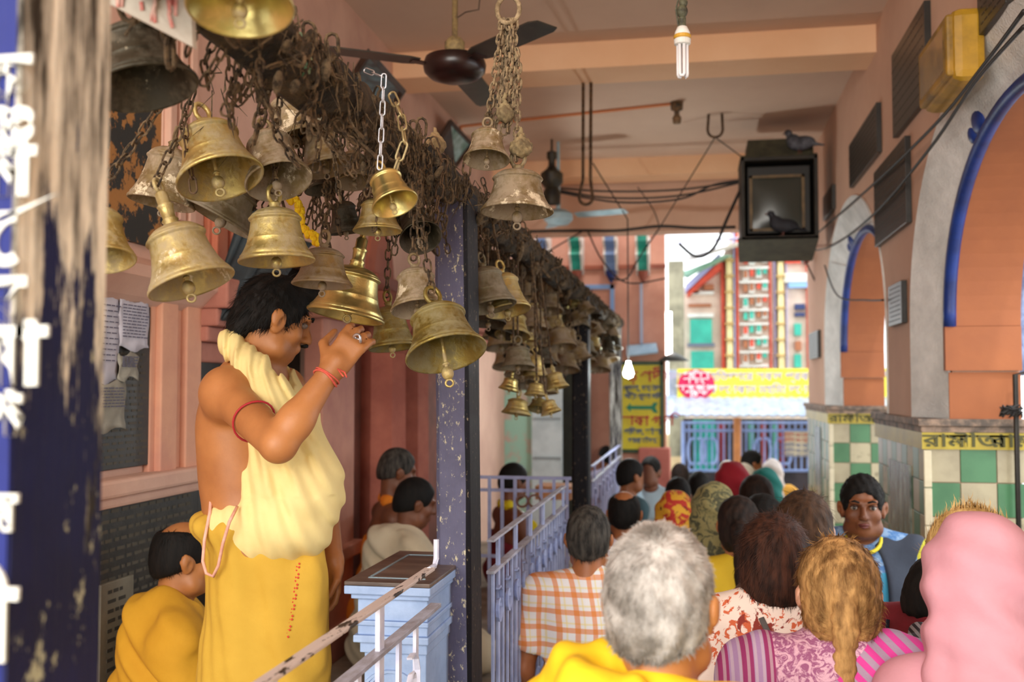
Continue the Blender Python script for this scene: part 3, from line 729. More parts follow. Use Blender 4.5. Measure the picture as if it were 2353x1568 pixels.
def bell(cx, cy, rx, ry, W, ratio, Y, mat, label, clap=1.0, handle='loop', ch=None, group=None, seg=36, hang=True, clen=None):
    c0 = P(rx, ry, Y); vd = (c0 - CAMP); dist = vd.length; v = vd.normalized()
    rgt = v.cross(Vector((0, 0, 1))).normalized(); up = rgt.cross(v)
    depth = (CAMM.inverted() @ vd).z * -1; px2m = depth / FPX
    lean = Vector((cx - rx, -(cy - ry)))
    L = lean.length * px2m; lean.normalize()
    cosT = math.sqrt(1 - ratio * ratio)
    ax = ((rgt * lean.x + up * lean.y) * cosT + v * ratio).normalized()
    Rr = W / 2 * px2m; H = max(L / cosT, Rr * 1.05)
    H = min(H, Rr * 1.75)
    zq = ax.to_track_quat('Z', 'Y'); rm = zq.to_matrix().to_4x4()
    e = bpy.data.objects.new('temple_bell', None); COL.objects.link(e); e.empty_display_size = .03
    e.location = c0; e.rotation_euler = zq.to_euler(); tag(e, label, 'bell', group)
    m0 = Matrix.Translation(c0) @ rm
    prof = [(r * Rr, z * H) for r, z in OUT[::-1]] + [(.97 * Rr, -.01 * H)] + [(r * Rr, z * H) for r, z in INN[::-1]]
    G().lathe([(0, H)] + prof, m0, seg, caps=False).build('bell_body', BM[mat], e, smooth=True)
    down = Vector((0, 0, -1)); 
    if clap:
        top = m0 @ Vector((0, 0, H * .88)); dirn = (-ax * .8 + down * .2).normalized(); end = top + dirn * H * .9 * clap
        g = G(); g.tube([top, end], Rr * .05, 8); s = Rr * .15
        g.ell(end, (s, s, s * 1.15), zq.to_matrix(), 14, 10)
        g.lathe([(s * .5, 0), (s * .62, s * .25), (s * .35, s * .5)], Matrix.Translation(end - dirn * s * 1.4) @ rm, 12)
        rc = end + dirn * s * 1.7
        w2 = dirn.cross(v).normalized()
        g.tube([rc + (dirn * math.cos(a) + w2 * math.sin(a)) * s * .62 for a in np.linspace(0, 2 * PI, 13)[:-1]], s * .2, 6, closed=True)
        g.build('clapper', BM['brass' if mat in ('gold', 'brass', 'brassw', 'olive') else 'brown'], e, smooth=True)
    g = G()
    if handle == 'loop':
        g.lathe([(Rr * .16, H * .98), (Rr * .13, H * 1.04), (Rr * .17, H * 1.08), (Rr * .1, H * 1.12)], m0, 14)
        g.tube([m0 @ Vector((Rr * .2 * math.cos(a), 0, H * 1.1 + Rr * .22 + Rr * .24 * math.sin(a))) for a in np.linspace(0, 2 * PI, 15)[:-1]], Rr * .06, 7, closed=True)
        tp = m0 @ Vector((0, 0, H * 1.1 + Rr * .44))
    else:
        h = Rr * handle
        g.lathe([(Rr * .22, H * .97), (Rr * .17, H * 1.0 + h * .1), (Rr * .2, H + h * .15), (Rr * .15, H + h * .22), (Rr * .17, H + h * .5), (Rr * .2, H + h * .56), (Rr * .15, H + h * .62), (Rr * .15, H + h * .9), (Rr * .08, H + h)], m0, 14)
        g.tube([m0 @ Vector((Rr * .16 * math.cos(a), 0, H + h + Rr * .12 + Rr * .18 * math.sin(a))) for a in np.linspace(0, 2 * PI, 13)[:-1]], Rr * .05, 7, closed=True)
        tp = m0 @ Vector((0, 0, H + h + Rr * .26))
    g.build('handle', BM[mat], e, smooth=True)
    if hang:
        zt = 2.58 if clen is None else tp.z + clen
        if zt > tp.z + .02:
            q = Vector((min(-.7, max(tp.x, -1.02)) if clen is None else tp.x, tp.y, zt)); g = G()
            if Y < 3.4: chain(g, [tp, tp.lerp(q, .5) + Vector((.006, 0, 0)), q], .034, .017, .0026, 5, 5, jit=.15)
            else: g.tube([tp, q], .005, 5)
            g.build('chain', cw if ch is None else ch, e)
    return e
big = [
 (552, -95, 552, 20, 244, .56, 1.28, 'gold', 'large bright golden bell at the top edge, seen from below, beside the white board', dict(clap=1.0)),
 (300, 70, 333, 205, 244, .44, 1.5, 'darkw', 'large dark bell with white crusted rim, half behind the nearest post', dict(clap=0)),
 (472, 290, 507, 412, 200, .50, 2.05, 'brass', 'big brass bell with glowing golden inside, above the slanting white flared bell', {}),
 (612, 308, 641, 418, 155, .58, 2.15, 'brownw', 'dull grey brown bell with wide open mouth, right of the golden-mouthed bell', {}),
 (640, 208, 683, 318, 118, .34, 2.3, 'brownw', 'brown bell tipped right with white crusted waist, topmost of the left cluster', {}),
 (730, 300, 752, 388, 122, .36, 2.35, 'brown', 'tan brown bell below the small hanging lamp shell, left of the silver chain', {}),
 (738, 395, 746, 436, 92, .32, 2.5, 'darkw', 'small dark bell tucked under the tan brown bell', {}),
 (806, 345, 816, 420, 88, .45, 2.45, 'brownw', 'pale crusted small bell just left of the shiny gold bell', {}),
 (868, 458, 868, 532, 114, .2, 2.45, 'brass', 'dull brass bell with ridged skirt straight below the shiny gold bell', {}),
 (945, 490, 967, 548, 100, .74, 2.5, 'dark', 'dark bell turned mouth-forward against the violet post', {}),
 (630, 478, 636, 602, 174, .18, 2.15, 'brass', 'large brown brass bell hanging directly above the priest\'s hair', {}),
 (395, 520, 441, 655, 200, .28, 1.95, 'brassw', 'large crusted brass bell with tall stem, lowest on the left above the papers', dict(handle=.9)),
 (545, 425, 500, 505, 172, .1, 2.3, 'grey', 'silvery grey flared bell slanting behind the golden-mouthed bell', {}),
 (398, 315, 370, 468, 152, .16, 2.25, 'brownw', 'pale dusty bell behind and left of the golden-mouthed bell', {}),
 (222, 425, 235, 600, 150, .42, 1.85, 'brass', 'rust brown bell with pale mouth, peeking out right of the nearest post', dict(clap=0)),
 (744, 570, 740, 656, 139, .15, 2.35, 'brown', 'dull brown bell hanging in front of the gold bell the priest reaches', {}),
 (818, 612, 794, 728, 180, .12, 2.62, 'gold', 'large golden bell whose rim the priest touches with his raised hand', dict(handle=.8, clap=.8)),
 (888, 668, 903, 800, 112, .16, 2.85, 'olive', 'olive brass bell behind the golden bell the priest touches', {}),
 (953, 618, 962, 712, 128, .36, 2.42, 'brownw', 'bell with whitewashed waist and black mouth, left of the violet post', {}),
 (1000, 705, 1026, 815, 190, .44, 2.3, 'olive', 'large olive brass bell with long clapper, hanging in front of the violet post', dict(clap=1.35)),
 (786, 462, 797, 535, 84, .1, 2.6, 'dark', 'rusty bell half hidden behind the ridged brass bell', {}),
 (1120, 300, 1118, 368, 108, .46, 2.55, 'brownw', 'smaller left bell of the pair on the tall chain bundle', dict(clen=.05)),
 (1190, 392, 1188, 488, 168, .24, 2.6, 'brownw', 'larger right bell of the pair on the tall chain bundle', dict(clen=.05, clap=1.1)),
 (1110, 615, 1130, 706, 118, .26, 3.3, 'grey', 'grey brown bell just right of the violet post', {}),
 (1152, 628, 1168, 716, 106, .3, 3.42, 'brass', 'tan bell with golden mouth overlapping the grey brown bell', {}),
]
for b in big: bell(b[0], b[1], b[2], b[3], b[4], b[5], b[6], b[7], b[8], **b[9])
# the shiny gold bell on the bright steel chain
bell(880, 398, 908, 470, 110, .52, 1.95, 'gold', 'small shiny polished gold bell on a bright steel chain', clap=1.0, hang=False)
cl = 'far bells crowded under the beam'
far = [(1160, 726, 1150, 770, 75, .3, 'dark', 'very dark'), (1207, 648, 1210, 686, 46, .35, 'brown', 'small brown'), (1236, 650, 1257, 690, 58, .35, 'brown', 'right-tipped brown'),
 (1205, 742, 1206, 784, 56, .12, 'brass', 'gold-glinting'), (1312, 674, 1318, 704, 38, .2, 'gold', 'tiny golden'), (1338, 695, 1348, 718, 46, .3, 'brown', 'small tan'),
 (1218, 700, 1228, 724, 52, .3, 'brass', 'short brass'), (1243, 740, 1250, 766, 54, .35, 'brown', 'squat brown'), (1276, 710, 1290, 736, 52, .4, 'grey', 'wide grey'),
 (1322, 716, 1332, 738, 46, .3, 'brown', 'brown'), (1284, 752, 1287, 774, 42, .25, 'brown', 'little brown'), (1196, 790, 1190, 824, 70, .25, 'dark', 'squat black'),
 (1229, 815, 1229, 864, 60, .05, 'brass', 'tall narrow brass'), (1264, 804, 1263, 836, 50, .35, 'brown', 'round brown'), (1322, 795, 1332, 828, 62, .12, 'brown', 'skirted tan'),
 (1176, 868, 1169, 897, 50, .08, 'gold', 'ochre'), (1232, 880, 1230, 909, 52, .12, 'brass', 'ochre brown'), (1272, 856, 1281, 893, 56, .12, 'brass', 'left-leaning ochre'),
 (1191, 916, 1186, 952, 70, .08, 'brass', 'lowest left brass'), (1240, 918, 1236, 942, 52, .35, 'olive', 'lowest middle olive'), (1258, 920, 1267, 950, 50, .1, 'brass', 'lowest right brass')]
posn = {0: 'below the tan bell with golden mouth', 1: 'nearest the beam beside the tan bell', 2: 'second along the beam after the tan bell', 3: 'hanging proud before the squat black bell', 4: 'high up near the beam', 5: 'touching the beam right of the tiny golden bell', 6: 'behind the golden-mouthed tan bell', 7: 'right of the gold-glinting bell', 8: 'in the middle of the cluster, high', 9: 'below the tiny golden bell', 10: 'in the dark heart of the cluster', 11: 'left edge of the cluster above the door panels', 12: 'centre column above the ochre brown bell', 13: 'left of the dark violet far post', 14: 'beside the top of the dark violet far post', 15: 'left edge above the lowest left bell', 16: 'centre, second row from the bottom', 17: 'right edge, second row from the bottom', 18: 'bottom row above the mint panel', 19: 'bottom row between two brass bells', 20: 'bottom row above the white door'}
for i, (a0, a1, a2, a3, w, rt, mt, ad) in enumerate(far):
    an = math.atan((a2 - CX) / FPX) - YAW; Y = min(.86 / abs(math.tan(an)), 6.4); Y = Y if Y > 3.5 else 3.5
    if i in (18, 19, 20, 15, 16, 17, 12): Y = 4.3 + .1 * i % .5
    bell(a0, a1, a2, a3, w, rt, Y, mt, '%s bell in the far cluster, %s' % (ad, posn[i]), group=cl, seg=24)
pts = [(1370, 735), (1392, 752), (1310, 760), (1345, 750), (1368, 770), (1302, 790), (1340, 775), (1384, 785), (1360, 800), (1266, 772), (1308, 822), (1288, 838), (1374, 826), (1394, 806), (1238, 792), (1262, 716), (1300, 700), (1282, 690), (1182, 690), (1152, 800), (1122, 745), (1190, 660), (1355, 730), (1328, 752), (1404, 775), (1345, 815), (1250, 700), (1222, 756), (1160, 690), (1245, 842), (1210, 840), (1400, 830), (1380, 850), (1270, 760), (1330, 800), (1178, 772), (1250, 870), (1210, 885)]
pts += [(1140, 778), (1165, 842), (1200, 862), (1255, 905), (1300, 850), (1320, 850), (1290, 800), (1230, 735), (1330, 820), (1195, 730), (1305, 740), (1350, 835), (1275, 872), (1215, 812), (1190, 845), (1250, 822), (1285, 815), (1265, 740), (1365, 850), (1410, 800)]
rng = random.Random(5); placed = []
for i, (x, y) in enumerate(pts):
    an = math.atan((x - CX) / FPX) - YAW; Y = 4
    for _ in range(60):
        Y = max(3.5, min(rng.uniform(.70, 1.12) / abs(math.tan(an)), 8.5)); q = P(x, y, Y)
        if all((q - p_).length > .15 for p_ in placed): break
    placed.append(q)
    W = .165 * FPX / Y * rng.uniform(.85, 1.1); W = min(W, 84)
    dx = rng.uniform(-14, 8)
    bell(x + dx * .6, y - W * .62, x, y, W, rng.uniform(.12, .4), Y, rng.choice(['brown', 'dark', 'brown', 'grey', 'brass', 'brown']), 'small dusty bell in the dense dark heart of the far cluster under the beam', group='small bells in the heart of the far cluster', seg=18)
# separate chains that can be followed
def chainthing(label, ptsp, L, wd, r, mat, cat='chain', name='hanging_chain', group=None):
    g = G(); chain(g, ptsp, L, wd, r, 7, 6); return tag(g.build(name, mat, smooth=True), label, cat, group)
chainthing('bright steel chain dropping from the beam to the shiny gold bell', [P(848, 165, 1.97), P(882, 178, 1.95), P(873, 375, 1.95)], .031, .010, .0014, steel)
chainthing('pale brass chain of long links looping over the beam beside the steel chain', [P(905, 228, 2.05), P(921, 262, 2.03), P(930, 325, 2.0), P(905, 400, 2.0)], .042, .016, .0024, M('pale_brass', 'b4a478', 'a09068', ns=20, rough=.4, metal=.6))
chainthing('thin rusty chain looping down from the left bells beside the pink pilaster', [P(425, 235, 2.0), P(422, 290, 2.0), P(440, 400, 2.0), P(445, 440, 2.0)], .036, .016, .0022, rust)
chainthing('chain looped at the right end of the left cluster by the violet post', [P(1000, 330, 2.6), P(1020, 380, 2.6), P(1010, 440, 2.6), P(998, 500, 2.6)], .04, .018, .0026, rust)
tw = P(1168, 0, 2.6)
g = G()
for i, (xa, xb) in enumerate(((1150, 1120), (1160, 1138), (1170, 1158), (1180, 1176), (1186, 1186), (1164, 1150), (1176, 1168))):
    ye = (285, 290, 300, 270, 375, 250, 300)[i]
    chain(g, [P(1168 + (i - 3) * 5, 55, 2.6 + (i % 3) * .015), P((xa + xb) / 2 + 6, 150, 2.6 + (i % 2) * .02), P(xb, ye, 2.6)], .03, .016, .0034, 5, 5, jit=.4)
tag(g.build('chain_bundle', M('dusty_brown_chain', '8a7658', '5a4936', ns=70, rough=.9, bump=.5)), 'thick bundle of dusty chains dropping from an iron ring to the pair of bells', 'chains', kind='stuff')
g = G(); c = P(1168, 22, 2.6)
g.tube([c + Vector((.030 * math.cos(a), 0, .036 * math.sin(a))) for a in np.linspace(0, 2 * PI, 19)[:-1]], .0065, 8, closed=True)
g.tube([c + Vector((0, 0, .03)), c + Vector((0, 0, ZC - c.z))], .006, 6)
tag(g.build('ceiling_ring', M('dusty_iron', '9a8668', '6a583e', ns=60, rough=.9, bump=.5), smooth=True), 'dusty iron ring on a rod holding the tall chain bundle', 'ring')
# small knots of cloth and bits hanging in the tangle
for px, py, Y, rr, mt, lb in ((690, 144, 1.75, (.022, .02, .028), M('green_rag', '4f7a58', '8a9a7c', ns=40, rough=.9), 'green dusty rag tied to the beam above the left cluster'),
                          (645, 125, 1.9, (.026, .022, .032), M('blue_rag', '3f4a50', '5a5340', ns=30, rough=.9), 'dull blue grey knotted lump hanging by the top of the left cluster'),
                          (735, 262, 2.2, (.02, .02, .024), M('whitecrust', 'b8ab90', '2a2a24', ns=30, rough=.8), 'small black and white crusted pod hanging right of the topmost brown bell'),
                          (1000, 335, 2.7, (.03, .02, .028), M('tan_rag', '8d7350', '6a5638', ns=30, rough=.9), 'tan cloth knot at the right end of the left cluster'),
                          (1160, 262, 2.58, (.022, .02, .022), M('tan_rag2', '8a7a58', '5f5038', ns=30, rough=.9), 'small dull cap halfway down the chain bundle'),
                          (1197, 340, 2.6, (.03, .025, .026), M('tan_rag3', '8f7c58', '5f5038', ns=30, rough=.9), 'knotted tan lump on the chain above the larger right bell')):
    s = SDF(P(px, py, Y) - Vector((.06, .06, .06)), P(px, py, Y) + Vector((.06, .06, .06)), .003); c = P(px, py, Y)
    s.ell(c, rr).cone(c, c + Vector((0, 0, .05)), .008, .005)
    s.warp(lambda x, y, z: .0035 * np.sin(x * 330) * np.sin(z * 260 + y * 200))
    ck = 'rag' in lb or 'cloth' in lb
    tag(sdfobj('cloth_knot' if ck else 'hanging_lump', s, mt, origin=c), lb, 'rag' if ck else 'lump')
# marigold garland
e = empty('marigold_garland', P(690, 455, 2.45), 'bright yellow marigold garland draped among the bells above the priest', 'garland')
gp = [P(668, 460, 2.45), P(680, 462, 2.45), P(688, 485, 2.45), P(695, 515, 2.45), P(712, 540, 2.45), P(728, 545, 2.45), P(727, 562, 2.45)]
g = G(); acc = []
for a, b in zip(gp[:-1], gp[1:]):
    n = max(1, int((b - a).length / .009))
    for i in range(n): acc.append(a.lerp(b, i / n))
yel = M('marigold_yellow', 'f2cf10', 'e0a800', ns=60, rough=.8, bump=.6, bs=300)
for p in acc:
    for k in range(5): g.ell(p + Vector([rng.uniform(-.007, .007) for _ in range(3)]), .0085, None, 8, 6)
tag(g.build('flowers', yel, e), kind='stuff')
G().tube(gp, .0015, 5).build('string', white, e)
# white board hung at the upper left
q = [P(120, -60, 1.25), P(443, 108, 1.32), P(432, -120, 1.34), P(110, -200, 1.25)]
e = empty('hanging_board', q[0], 'white board with faded red lettering hanging at the upper left corner', 'sign')
G().slab(q, (0, .012, 0)).build('board', M('board_white', 'c6bcae', 'aa9e90', ns=6, rough=.7), e)
g = G(); rr = random.Random(3)
for a_, b_ in ((.3, .38), (.45, .5), (.56, .6), (.68, .75)):
    for k in range(7):
        u = rr.uniform(a_, b_); v_ = rr.uniform(.15, .75); c = q[0].lerp(q[1], u + .15).lerp(q[3].lerp(q[2], u + .15), v_ * .8)
        g.box(c - Vector((0, .003, 0)), (.005, .002, rr.uniform(.01, .03)), (0, rr.uniform(-.3, .3), 0))
g.build('lettering', M('faded_red', 'b05a50', 'c09a8c', ns=30, rough=.8), e)
# ------------------------------------------------------------------ railings
def railing(name, y0, y1, x, zt, label, topm, barm, step=.12, scrolls=(), z0=0, posts=True, gap=.1, curl=True):
    e = empty(name, (x, y0, z0), label, 'railing')
    g = G(); g.b2((x - .013, y0, zt - .008), (x + .013, y1, zt)); g.build('handrail', topm, e, bevel=.002)
    if curl:
        G().tube([(x, y1 - .01, zt - .004), (x, y1 + .045, zt - .004), (x, y1 + .06, zt + .012), (x, y1 + .06, zt + .06)], .007, 6).build('rail_end', railw, e)
    g = G(); g.b2((x - .014, y0, zt - gap - .01), (x + .014, y1 + .06, zt - gap)); g.build('lower_rail', chip2, e, bevel=.001)
    g = G(); g.b2((x - .014, y0, z0 + .12), (x + .014, y1, z0 + .13)); g.build('bottom_rail', barm, e)
    n = int((y1 - y0) / step)
    for i in range(n + 1):
        y = y0 + (i + .5) * step
        if y > y1: break
        if posts and i % 4 == 1: G().b2((x - .005, y - .016, z0), (x + .005, y + .016, zt - .008)).build('stanchion', barm, e)
        else: G().b2((x - .004, y - .011, z0 + .13), (x + .004, y + .011, zt - gap - .01)).build('baluster', barm, e)
        if i % 2 == 0:
            for zc, s in ((zt - gap - .13, 1), (zt - gap - .62, -1)):
                if zc < z0 + .2: continue
                pts_ = [(x + .012, y + step * .5 + (.012 + .028 * t) * math.cos(t * 5.2) * s, zc + (.012 + .028 * t) * math.sin(t * 5.2) * 1.25) for t in np.linspace(0, 1.6, 16)]
                G().tube(pts_, .009, 4, sq=.4).build('scroll', barm, e)
    return e
railing('railing', .75, 2.49, -.655, 1.503, 'white painted iron railing with chipped handrail, in front of the man in yellow', chip, railw, .14)
railing('railing', 3.25, 5.1, -.655, 1.46, 'pale blue iron railing beyond the violet post, beside the queue', chip2, railb, .085, curl=False)
a = P(1110, 1097, 5.2); b = P(1312, 1097, 5.2)
e = empty('railing', (b.x, 5.2, .58), 'thin lavender cross railing behind the seated person with yellow garland', 'railing')
for z in (a.z, P(1200, 1128, 5.2).z, P(1200, 1145, 5.2).z - .3): G().b2((a.x - .12, 5.2, z - .008), (b.x, 5.215, z + .008)).build('rail', M('lav_rail', '9498b8', '7c80a4', rough=.5), e)
for k in range(9):
    x = a.x - .1 + k * (b.x - a.x + .08) / 8; G().b2((x - .008, 5.19, .58), (x + .008, 5.205, a.z)).build('baluster', MATS['lav_rail'], e)
for px in (1200, 1228):
    c = P(px, 1152, 5.17); G().tube([c + Vector((.03 * math.cos(t), 0, .03 * math.sin(t))) for t in np.linspace(0, 2 * PI, 15)[:-1]], .006, 5, closed=True).build('ring', M('rail_ring_brown', '6a4638', rough=.5), e)
e = railing('railing', 6.9, 9.5, -.70, 1.42, 'lavender railing between the dark violet post and the flaking pale post', M('lav_top', 'a8aed4', '9aa0c8', rough=.5), MATS['lav_top'], .16, curl=False)
# pale blue pedestal cabinet with dark worn top
ct = 1.42; a = PZ(790, 1336, ct); b = PZ(925, 1266, ct)
ya, yb = a.y, b.y; xa, xb = a.x, -.71
e = empty('pedestal_cabinet', ((xa + xb) / 2, (ya + yb) / 2, .58), 'pale blue moulded wooden pedestal with worn dark top behind the white railing', 'cabinet')
topm = M('worn_dark_top', '6b5a4e', '4a3d36', ns=14, rough=.35, bs=40, st=(.3, 1, 1))
g = G(); g.b2((xa, ya, ct - .012), (xb, yb, ct)); g.build('top', topm, e, bevel=.003)
g = G(); g.b2((xa + .05, ya + .06, ct), (xb - .03, ya + .066, ct + .002)); g.b2((xa + .05, yb - .08, ct), (xb - .03, yb - .075, ct + .002)); g.b2((xa + .05, ya + .06, ct), (xa + .056, yb - .075, ct + .002)); g.build('top_line', M('line_blue', '8aa0ac', rough=.5), e)
pb_ = M('cabinet_blue', 'a3bce2', '8fa9d2', ns=7, rough=.45, bs=50)
g = G()
for i, (o_, z0, z1) in enumerate(((.0, 1.385, 1.408), (.015, 1.37, 1.385), (.03, 1.31, 1.37), (.022, 1.296, 1.31), (.03, 1.27, 1.296), (.02, 1.25, 1.27), (.035, 1.22, 1.25), (.045, .70, 1.22), (.03, .66, .7), (.01, .58, .66))):
    g.b2((xa + o_, ya + o_, z0), (xb - o_ * .5, yb - o_, z1))
g.build('body', pb_, e, bevel=.003)
g = G(); cx_ = (xa + xb) / 2
arc = [(cx_ - .09, .75)] + [(cx_ - .09 * math.cos(t), 1.08 + .09 * math.sin(t)) for t in np.linspace(0, PI, 14)] + [(cx_ + .09, .75)]
for r_ in (1, .8): g.tube([(cx_ + (x - cx_) * r_, ya + .043, z) for x, z in arc], .006, 5)
g.build('arched_panel', pb_, e)
# ------------------------------------------------------------------ ceiling things
hc = P(1045, 150, 4.35); hz = hc.z
fan = empty('ceiling_fan', hc, 'dark brown three blade ceiling fan, nearest on the ceiling', 'fan')
fanm = M('fan_brown', '2c1512', '1c1010', ns=6, rough=.3, bump=0); blm = M('fan_blade_dark', '26241f', '35332c', ns=12, rough=.35, bump=0)
g = G(); g.lathe([(0, -.075), (.06, -.072), (.11, -.055), (.135, -.03), (.14, 0), (.13, .03), (.08, .045), (.05, .05)], Matrix.Translation(hc), 32); g.build('motor', fanm, fan, smooth=True, auto=40)
g = G(); g.lathe([(.02, .04), (.045, .06), (.045, .1), (.03, .12), (.013, .13), (.013, ZC - hz)], Matrix.Translation(hc), 14); g.build('down_rod', M('rod_dusty', '9a8456', '6e5c40', ns=40, rough=.7), fan, smooth=True)
for an in (88, 212, 318):
    a_ = R(an); rm = Matrix.Translation(hc) @ Matrix.Rotation(a_, 4, 'Z') @ Matrix.Rotation(R(-5), 4, 'X')
    pr = [(.17, -.055), (.22, -.07), (.60, -.068), (.64, -.05), (.645, .045), (.61, .058), (.22, .06), (.17, .045)]
    g = G(); g.v = [tuple(rm @ Vector((x, y, z))) for z in (-.003, .003) for x, y in pr]; n = 8
    g.f = [tuple(range(n))[::-1], tuple(range(n, 2 * n))] + [(i, (i + 1) % n, (i + 1) % n + n, i + n) for i in range(n)]; g.mi = [0] * len(g.f)
    bl = g.build('blade', blm, fan); g = G(); g.slab([rm @ Vector(p) for p in ((.11, -.02, -.012), (.2, -.03, -.006), (.2, .03, -.006), (.11, .02, -.012))], (0, 0, .006)); g.build('blade_arm', fanm, bl)
g = G()
for k in range(3): g.tube([hc + Vector((.015 * math.cos(t * 3 + k), .015 * math.sin(t * 3 + k), .3 + t * .1)) + Vector((.02 * k, 0, 0)) * math.sin(t) for t in np.linspace(0, 3, 10)], .003, 4)
g.tube([P(1052, 40, 4.9), P(1070, 28, 4.9), P(1100, 22, 4.9), P(1104, -20, 4.9)], .003, 4)
g.build('wiring', wirem, fan)
hc = P(1283, 498, 9.0); fan = empty('ceiling_fan', hc, 'pale blue ceiling fan far down the passage below the hanging pair of bells', 'fan')
fb = M('fan_pale_blue', 'b4ccd4', '98b4be', ns=6, rough=.4, bump=0)
G().lathe([(0, -.08), (.09, -.07), (.13, -.03), (.13, .02), (.07, .06), (.02, .07), (.014, ZC - hc.z)], Matrix.Translation(hc), 24).build('motor', fb, fan, smooth=True, auto=40)
for an in (-16, 104, 224):
    rm = Matrix.Translation(hc) @ Matrix.Rotation(R(an), 4, 'Z') @ Matrix.Rotation(R(-11), 4, 'X')
    g = G(); g.v = [tuple(rm @ Vector((x, y, z))) for z in (-.003, .003) for x, y in pr]; g.f = [tuple(range(n))[::-1], tuple(range(n, 2 * n))] + [(i, (i + 1) % n, (i + 1) % n + n, i + n) for i in range(n)]; g.mi = [0] * len(g.f); g.build('blade', fb, fan)
# compact fluorescent lamp hanging in front of the first beam
c = P(1568, 100, 3.3); k = 3.3 / FPX
e = empty('energy_saving_bulb', c, 'white energy saving bulb with yellow ring hanging unlit from the ceiling', 'bulb')
g = G(); z0 = c.z
g.lathe([(.005, z0 + 100 * k), (.015, z0 + 60 * k), (.02, z0 + 58 * k), (.024, z0 + 45 * k)], Matrix.Translation((c.x, c.y, 0)), 18)
T = lambda dx, zpx: (c.x + dx, c.y, z0 + zpx * k)
g = G(); g.lathe([(.006, z0 + 42 * k), (.016, z0 + 38 * k), (.024, z0 + 26 * k), (.026, z0 + 16 * k)], Matrix.Translation((c.x, c.y, 0)), 20); g.build('cap', white, e, smooth=True)
g = G(); g.lathe([(.0255, z0 + 20 * k), (.028, z0 + 18 * k), (.028, z0 + 13 * k), (.0255, z0 + 11 * k)], Matrix.Translation((c.x, c.y, 0)), 20); g.build('ring', M('ochre_ring', 'c89a34', rough=.5, bump=0), e)
g = G(); g.lathe([(.024, z0 + 11 * k), (.027, z0 + 9 * k), (.026, z0 - 2 * k), (.02, z0 - 4 * k)], Matrix.Translation((c.x, c.y, 0)), 20); g.build('collar', white, e)
tubm = M('lamp_glass', 'e4e2e4', rough=.25, bump=0)
for q in range(3):
    a_ = q * 2 * PI / 3 + .4; x0_, y0_ = c.x + .013 * math.cos(a_), c.y + .013 * math.sin(a_); dx, dy = -.007 * math.sin(a_), .007 * math.cos(a_)
    zb = z0 - 72 * k
    G().tube([(x0_ + dx, y0_ + dy, z0), (x0_ + dx, y0_ + dy, zb), (x0_ + dx * .5, y0_ + dy * .5, zb - .006), (x0_ - dx * .5, y0_ - dy * .5, zb - .006), (x0_ - dx, y0_ - dy, zb), (x0_ - dx, y0_ - dy, z0)], .0055, 8).build('tube', tubm, e, smooth=True)
g = G(); g.tube([c + Vector((0, 0, 40 * k)), c + Vector((0, 0, 60 * k))], .012, 10); g.ell(c + Vector((0, 0, 75 * k)), (.018, .018, .022)); g.ell(c + Vector((.004, 0, 95 * k)), (.014, .014, .016)); g.tube([c + Vector((0, 0, 95 * k)), Vector((c.x, c.y, ZC))], .006, 6); g.tube([c + Vector((-.012, 0, 40 * k)), c + Vector((-.02, 0, 80 * k)), c + Vector((-.004, 0, 130 * k))], .003, 5)
g.build('holder', M('dusty_black_holder', '2e2c22', '5a5a44', ns=40, rough=.7), e)
# long U shaped hanging rod
a = P(1349, 165, 6.72); b = P(1340, 455, 6.72)
g = G(); g.tube([(a.x - .026, a.y, 3.99), (a.x - .03, a.y, b.z + .12), (a.x - .05, a.y, b.z + .04)] + [(a.x - .01 + .045 * math.cos(t), a.y, b.z + .045 * math.sin(t)) for t in np.linspace(PI, 2 * PI, 9)] + [(a.x + .03, a.y, b.z + .04), (a.x + .02, a.y, b.z + .12), (a.x + .026, a.y, 3.99)], .011, 8)
tag(g.build('hanging_rod', rust, smooth=True), 'long U shaped iron rod hanging down from the peach ceiling beam', 'rod')
# bulb holder on the ceiling with its conduit
a = PZ(1555, 235, ZC); e = empty('bulb_holder', (a.x, a.y, ZC - .2), 'empty brown bulb holder on the ceiling at the end of the orange conduit', 'fixture')
G().lathe([(0, ZC - .17), (.03, ZC - .165), (.035, ZC - .12), (.02, ZC - .1), (.02, ZC - .07), (.045, ZC - .06), (.05, ZC)], Matrix.Translation((a.x, a.y, 0)), 16).build('holder', M('holder_brown', '8a6a48', '3c3a30', ns=20, rough=.6), e, smooth=True)
b = PZ(1060, 288, ZC); G().tube([(XL, b.y + .1, ZC - .01), (b.x, b.y, ZC - .01), (a.x, a.y, ZC - .01)], .012, 6).build('conduit', M('conduit_orange', 'd98a58', rough=.7), e)
a = PZ(1643, 262, ZC); g = G(); h1 = a + Vector((0, 0, -.02))
g.tube([(a.x - .05, a.y, ZC), (a.x - .06, a.y, ZC - .12)] + [(a.x - .0 + .06 * math.cos(t), a.y, ZC - .13 + .06 * math.sin(t)) for t in np.linspace(PI, 2 * PI, 8)] + [(a.x + .055, a.y, ZC)], .011, 7)
hook = Vector((a.x, a.y, ZC - .19)); tag(g.build('ceiling_hook', rust, smooth=True), 'U shaped ceiling hook holding the two strings of the television box', 'hook')
# dark regulator hanging by the fan
c = P(1268, 420, 8.9); e = empty('hanging_socket', c, 'black hanging lamp fitting left of the long rod, above the pale blue fan', 'fixture')
G().lathe([(.02, -.2), (.075, -.19), (.08, -.09), (.06, -.05), (.1, .0), (.1, .08), (.05, .12), (.03, .15), (.03, .2), (.045, .22), (.045, .27), (.01, .29), (.01, ZC - c.z)], Matrix.Translation(c), 16).build('fitting', M('fitting_black', '191613', '3c3420', ns=10, rough=.5), e, smooth=True, auto=50)
